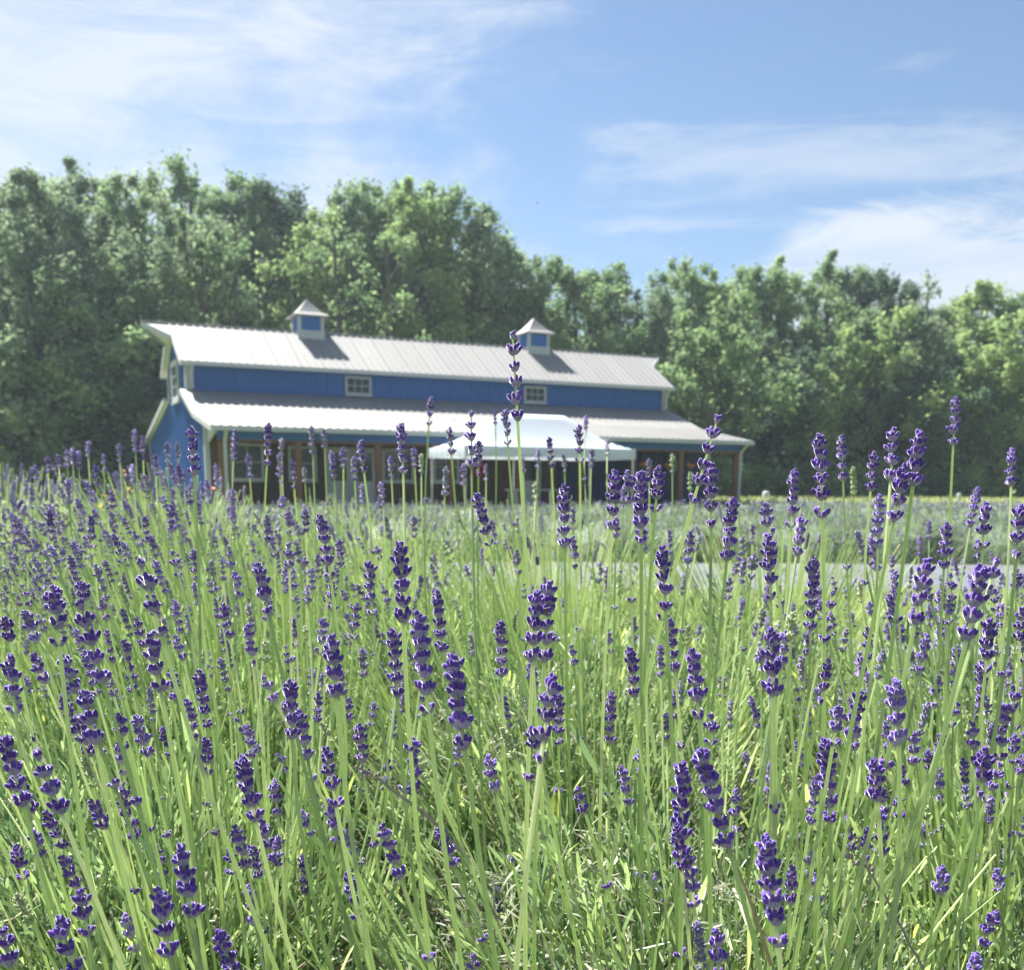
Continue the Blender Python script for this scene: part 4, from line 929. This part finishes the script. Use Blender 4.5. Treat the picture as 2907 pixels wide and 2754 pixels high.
    # single broad leaves standing out of the foliage, one object each
    if i < 5:
        lm = []
        for k in range(8):
            V, F = blades(np.zeros((1, 3)), np.array([[0, 0, 1.]]), np.array([1.]), np.array([rg.uniform(.085, .115)]), np.array([rg.uniform(-.3, .3)]), 6, .4, rg=rg)
            lm.append(mesh_np('leaf', V, F, [M['leaf']], var=np.full(len(V), [.45, .55, .65, .75, .82, .88, .95, .6][k]), smooth=True))
        for k in range(90 if i < 3 else 50):
            a = rg.uniform(0, 2*math.pi); q = math.sqrt(rg.random())*1.05; z = fh*(1-.40*q*q)*rg.uniform(.75, 1.35)
            l = link('leaf', lm[k % 8], root, (r*q*math.cos(a)*.95, max(r*q*math.sin(a)*.95, .6 - y0), z))
            dd = Vector((math.cos(a)*q*.7 - .2 + rg.normal(0, .22), math.sin(a)*q*.5 + rg.normal(0, .22), 1)).normalized()
            l.rotation_mode = 'QUATERNION'; l.rotation_quaternion = Vector((0, 0, 1)).rotation_difference(dd) @ Euler((0, 0, rg.uniform(0, 6.28))).to_quaternion()
            s = rg.uniform(.035, .065); l.scale = (s, s, s)
for i, P in enumerate(PLANTS): foliage(i, P, [1.1, 1.3, 1.25, 1.2, 1.1, 1.0, 1.0, .9, .8, .8, .8, .8][i])

# lavender further back in the near row: heads too blurred to tell apart, one plant each
def rear_plant(x, y, seed, label, n=330, hh=.84, share=.5):
    rg = np.random.default_rng(seed); root = empty('lavender_plant', (x, y, .02)); tag(root, label, 'lavender', 'lavender plants of the near row')
    r = .48; A = Acc(); a = rg.uniform(0, 2*np.pi, n); q = np.sqrt(rg.random(n))
    s0 = np.stack([r*q*np.cos(a)*.3, r*q*np.sin(a)*.3, np.full(n, .05)], -1); e = np.stack([r*q*np.cos(a)*1.1 - .08, r*q*np.sin(a)*1.1, hh*(1-.18*q**2)*rg.uniform(.82, 1.08, n)], -1)
    tt = np.linspace(0, 1, 5)[None, :, None]; mid = s0*.4 + e*.6; mid[:, :2] = s0[:, :2]*.6 + e[:, :2]*.4
    C = (1-tt)**2*s0[:, None] + 2*tt*(1-tt)*mid[:, None] + tt**2*e[:, None]
    V, F = tubes(C, np.tile(np.linspace(.0022, .0012, 5), (n, 1)), 4); A.add(V, F, 0, np.repeat(rg.uniform(.3, 1, n), 20))
    o = A.obj('stems', [M['stem']], root); o['kind'] = 'stuff'
    T = nrm(e - mid); k = rg.random(n) < share; Tk, ek = T[k], e[k]; m_ = k.sum(); ln = rg.uniform(.025, .05, m_)
    P = ek[:, None] + Tk[:, None]*np.linspace(-1, .15, 8)[None, :, None]*ln[:, None, None]
    V, F = tubes(P, np.tile([.003, .0062, .0036, .0068, .004, .0066, .0052, .0012], (m_, 1))*rg.uniform(.75, 1.1, (m_, 1)), 6)
    A = Acc(); A.add(V, F, 0, np.repeat(np.clip(rg.normal(.5, .25, m_), 0, 1), 48)); o = A.obj('flower_spikes', [M['far_spike']], root, True); o['kind'] = 'stuff'
    n2 = 2600; a = rg.uniform(0, 2*np.pi, n2); q = np.sqrt(rg.random(n2)); B = np.stack([r*q*np.cos(a), r*q*np.sin(a), .42*(1-.4*q**2)*rg.uniform(.3, 1.15, n2)], -1)
    V, F = blades(B, rg.normal(0, .5, (n2, 3)) + np.array([0, 0, 1.2]), rg.uniform(.03, .06, n2), rg.uniform(.003, .0055, n2), rg.normal(0, .2, n2), 3, .4, rg=rg)
    o = link('foliage', mesh_np('foliage', V, F, [M['leaf']], var=np.repeat(rg.uniform(.15, .9, n2), 6)), root); o['kind'] = 'stuff'
RL = ['pale green lavender plant in the gap below the canopy, almost without heads', 'low pale green lavender plant behind the sparse plant, hiding part of the fabric strip', 'hazy lavender plant at the left edge, third one back', 'blurred lavender plant below the left barn windows', 'blurred lavender plant below the barn gable, in the back half of the row',
      'pale blurred lavender plant near the left edge, far back', 'farthest lavender plant below the barn windows', 'hazy lavender plant in front of the yellow flowers',
      'hazy purple lavender plant at the left end against the dark trees', 'most distant lavender plant at the left edge']
for j, (x, y) in enumerate(REAR): rear_plant(x, y, 700+j, RL[j], hh=[.76, .73, .84, .74, .84, .87, .76, .86, .90, .9][j], share=[.12, .10, .5, .2, .35, .55, .2, .35, .6, .6][j])

# dry grey twig lying across the foliage, and two tan dry stems
def dry(pts, r, label, m):
    P = [px(*p) for p in pts]; o = P[0].copy(); C = np.array([list(p - o) for p in P])
    t = np.linspace(0, 1, 14); tt = np.linspace(0, 1, len(P)); C = np.stack([np.interp(t, tt, C[:, k]) for k in range(3)], -1) + np.random.default_rng(len(label)).normal(0, .0006, (14, 3))
    V, F = tubes(C[None], np.linspace(r, r*.6, 14)[None], 6); A = Acc(); A.add(V, F)
    if m == 'twig':
        rg2 = np.random.default_rng(9)
        for k in range(14): blob(A, C[rg2.integers(8, 14)] + rg2.normal(0, .003, 3), .0016, k, 0, 4, (1, 1, 1.6))
    ob = A.obj('dry_twig' if m == 'twig' else 'dry_straw', [M['dead_twig'] if m == 'twig' else M['dry_stem']], None, True); ob.location = o; tag(ob, label, 'twig' if m == 'twig' else 'straw')
M['dead_twig'] = mat('dead_grey_twig', (.33,.30,.26), .85, col2=(.2,.18,.15), nscale=300)
dry([(1330, 2440, .86), (1200, 2300, .84), (1080, 2215, .82), (1020, 2180, .81)], .0019, 'grey dead twig with a dried tip slanting through the middle of the foreground', 'twig')
dry([(2620, 2754, .75), (2500, 2520, .74), (2420, 2410, .74)], .0011, 'thin grey bent twig at the bottom right of the foreground', 'twig')
dry([(2190, 2740, .70), (2130, 2560, .69), (2072, 2420, .685)], .0016, 'tan dry stem slanting to the left at the bottom right of the middle', 'dry')

# out of focus garden flowers left of the barn
def bloom_plant(x, y, n, h, spread, colour, petal, label, cat, seed):
    rg = np.random.default_rng(seed); root = empty(cat.replace(' ', '_'), (x, y, .02)); tag(root, label, cat)
    e = np.stack([rg.normal(0, spread, n), rg.normal(0, spread, n), h*rg.uniform(.8, 1.05, n)], -1); s = e*np.array([.25, .25, 0])
    tt = np.linspace(0, 1, 5)[None, :, None]; C = s[:, None]*(1-tt) + e[:, None]*tt + np.array([0, 0, .0])
    V, F = tubes(C, np.tile(np.linspace(.005, .003, 5), (n, 1)), 5); A = Acc(); A.add(V, F, 0, .3); A.obj('stalks', [M['stem']], root)
    for k in range(n):
        A = Acc(); m_ = 7; a = np.arange(m_)*2*np.pi/m_; V, F = blades(np.tile(e[k], (m_, 1)), np.stack([np.cos(a), np.sin(a), np.full(m_, .7)], -1), np.full(m_, petal), np.full(m_, petal*.75), rg.normal(0, .2, m_), 4, .5, rg=rg)
        A.add(V, F); blob(A, e[k] + np.array([0, 0, petal*.12]), petal*.3, k, 0, 5); A.obj('blossom', [M[colour]], root)
    nl = n*22; t = rg.random(nl); k = rg.integers(0, n, nl); B = s[k]*(1-t[:, None]) + e[k]*t[:, None]*.85
    V, F = blades(B, rg.normal(0, 1, (nl, 3)) + np.array([0, 0, .6]), rg.uniform(.06, .14, nl), rg.uniform(.012, .03, nl), rg.normal(0, .3, nl), 4, .2, rg=rg)
    o = link('leaves', mesh_np('leaves', V, F, [M['leaf']], var=np.repeat(rg.uniform(.05, .7, nl), 8)), root); o['kind'] = 'stuff'
q = px(338, 1300, 8.5); bloom_plant(q.x, q.y, 2, 1.02, .06, 'pink', .026, 'tall out of focus plant with coral pink flowers left of the barn gable', 'pink flower', 1)
q = px(634, 1380, 7.5); bloom_plant(q.x, q.y, 2, .87, .03, 'pink', .032, 'single coral pink flower in front of the left porch downspout', 'pink flower', 3)
q = px(330, 1400, 9.0); bloom_plant(q.x, q.y, 14, .76, .25, 'yellow', .03, 'blurred patch of yellow flowers below the barn gable', 'yellow flower', 2)

# insects
def insect(xp, yp, d, s, label):
    q = px(xp, yp, d); root = empty('bee', q, random.uniform(0, 6)); tag(root, label, 'bee'); root.scale = (s, s, s)
    m1 = M.get('bee_body') or mat('bee_body', (.03, .022, .012), .6, col2=(.07, .045, .015), nscale=500); M['bee_body'] = m1
    m2 = M.get('bee_wing') or mat('bee_wing', (.35, .35, .33), .3, trans=.6); M['bee_wing'] = m2
    for nm, c, r, sq in (('head', (.0058, 0, 0), .0014, (1, 1.1, 1)), ('thorax', (.0028, 0, .0003), .0021, (1, 1, 1)), ('abdomen', (-.0022, 0, -.0003), .0022, (1.7, 1, 1))):
        A = Acc(); blob(A, c, r, 1, 0, 7, sq, .03); A.obj(nm, [m1], root, True)
    for sgn in (-1, 1):
        A = Acc(); A.add([(.002, sgn*.001, .002), (.003, sgn*.005, .0032), (-.001, sgn*.0075, .0036), (-.003, sgn*.003, .0028)], [(0, 1, 2, 3)]); A.obj('wing', [m2], root)
    A = Acc()
    for sgn in (-1, 1):
        for x in (.001, .0028, .0042): A.beam((x, sgn*.001, -.001), (x-.0005, sgn*.0032, -.0034), .0003, .0003)
    A.obj('legs', [m1], root)
insect(1541, 1735, .815, 1.0, 'small dark bee clinging to a lavender head in the middle')
insect(1878, 1140, 4.5, 1.0, 'tiny bee flying in front of the right corner of the barn')
insect(2182, 1246, 5.0, .9, 'tiny bee flying right of the porch roof')
insect(1527, 576, 5.5, 1.1, 'tiny bee flying against the sky above the right cupola')
insect(2748, 627, 6.0, .9, 'tiny bee flying against the sky at the upper right')
print('stalks', n_stalk, 'objects', len(bpy.data.objects))

# ------------------------------------------------------------------ thin summer haze round the whole place
hz = Acc(); hz.box((-150, -25, -1.2), (170, 130, 32)); hm = bpy.data.materials.new('air'); hm.use_nodes = True
hn = hm.node_tree; hn.nodes.clear(); ho = hn.nodes.new('ShaderNodeOutputMaterial'); hv = hn.nodes.new('ShaderNodeVolumePrincipled')
hv.inputs['Color'].default_value = (.72, .86, 1.0, 1); hv.inputs['Density'].default_value = .0004; hv.inputs['Anisotropy'].default_value = .3
hn.links.new(hv.outputs[0], ho.inputs['Volume'])
hob = hz.obj('haze', [hm]); tag(hob, 'thin pale summer haze', kind='stuff')
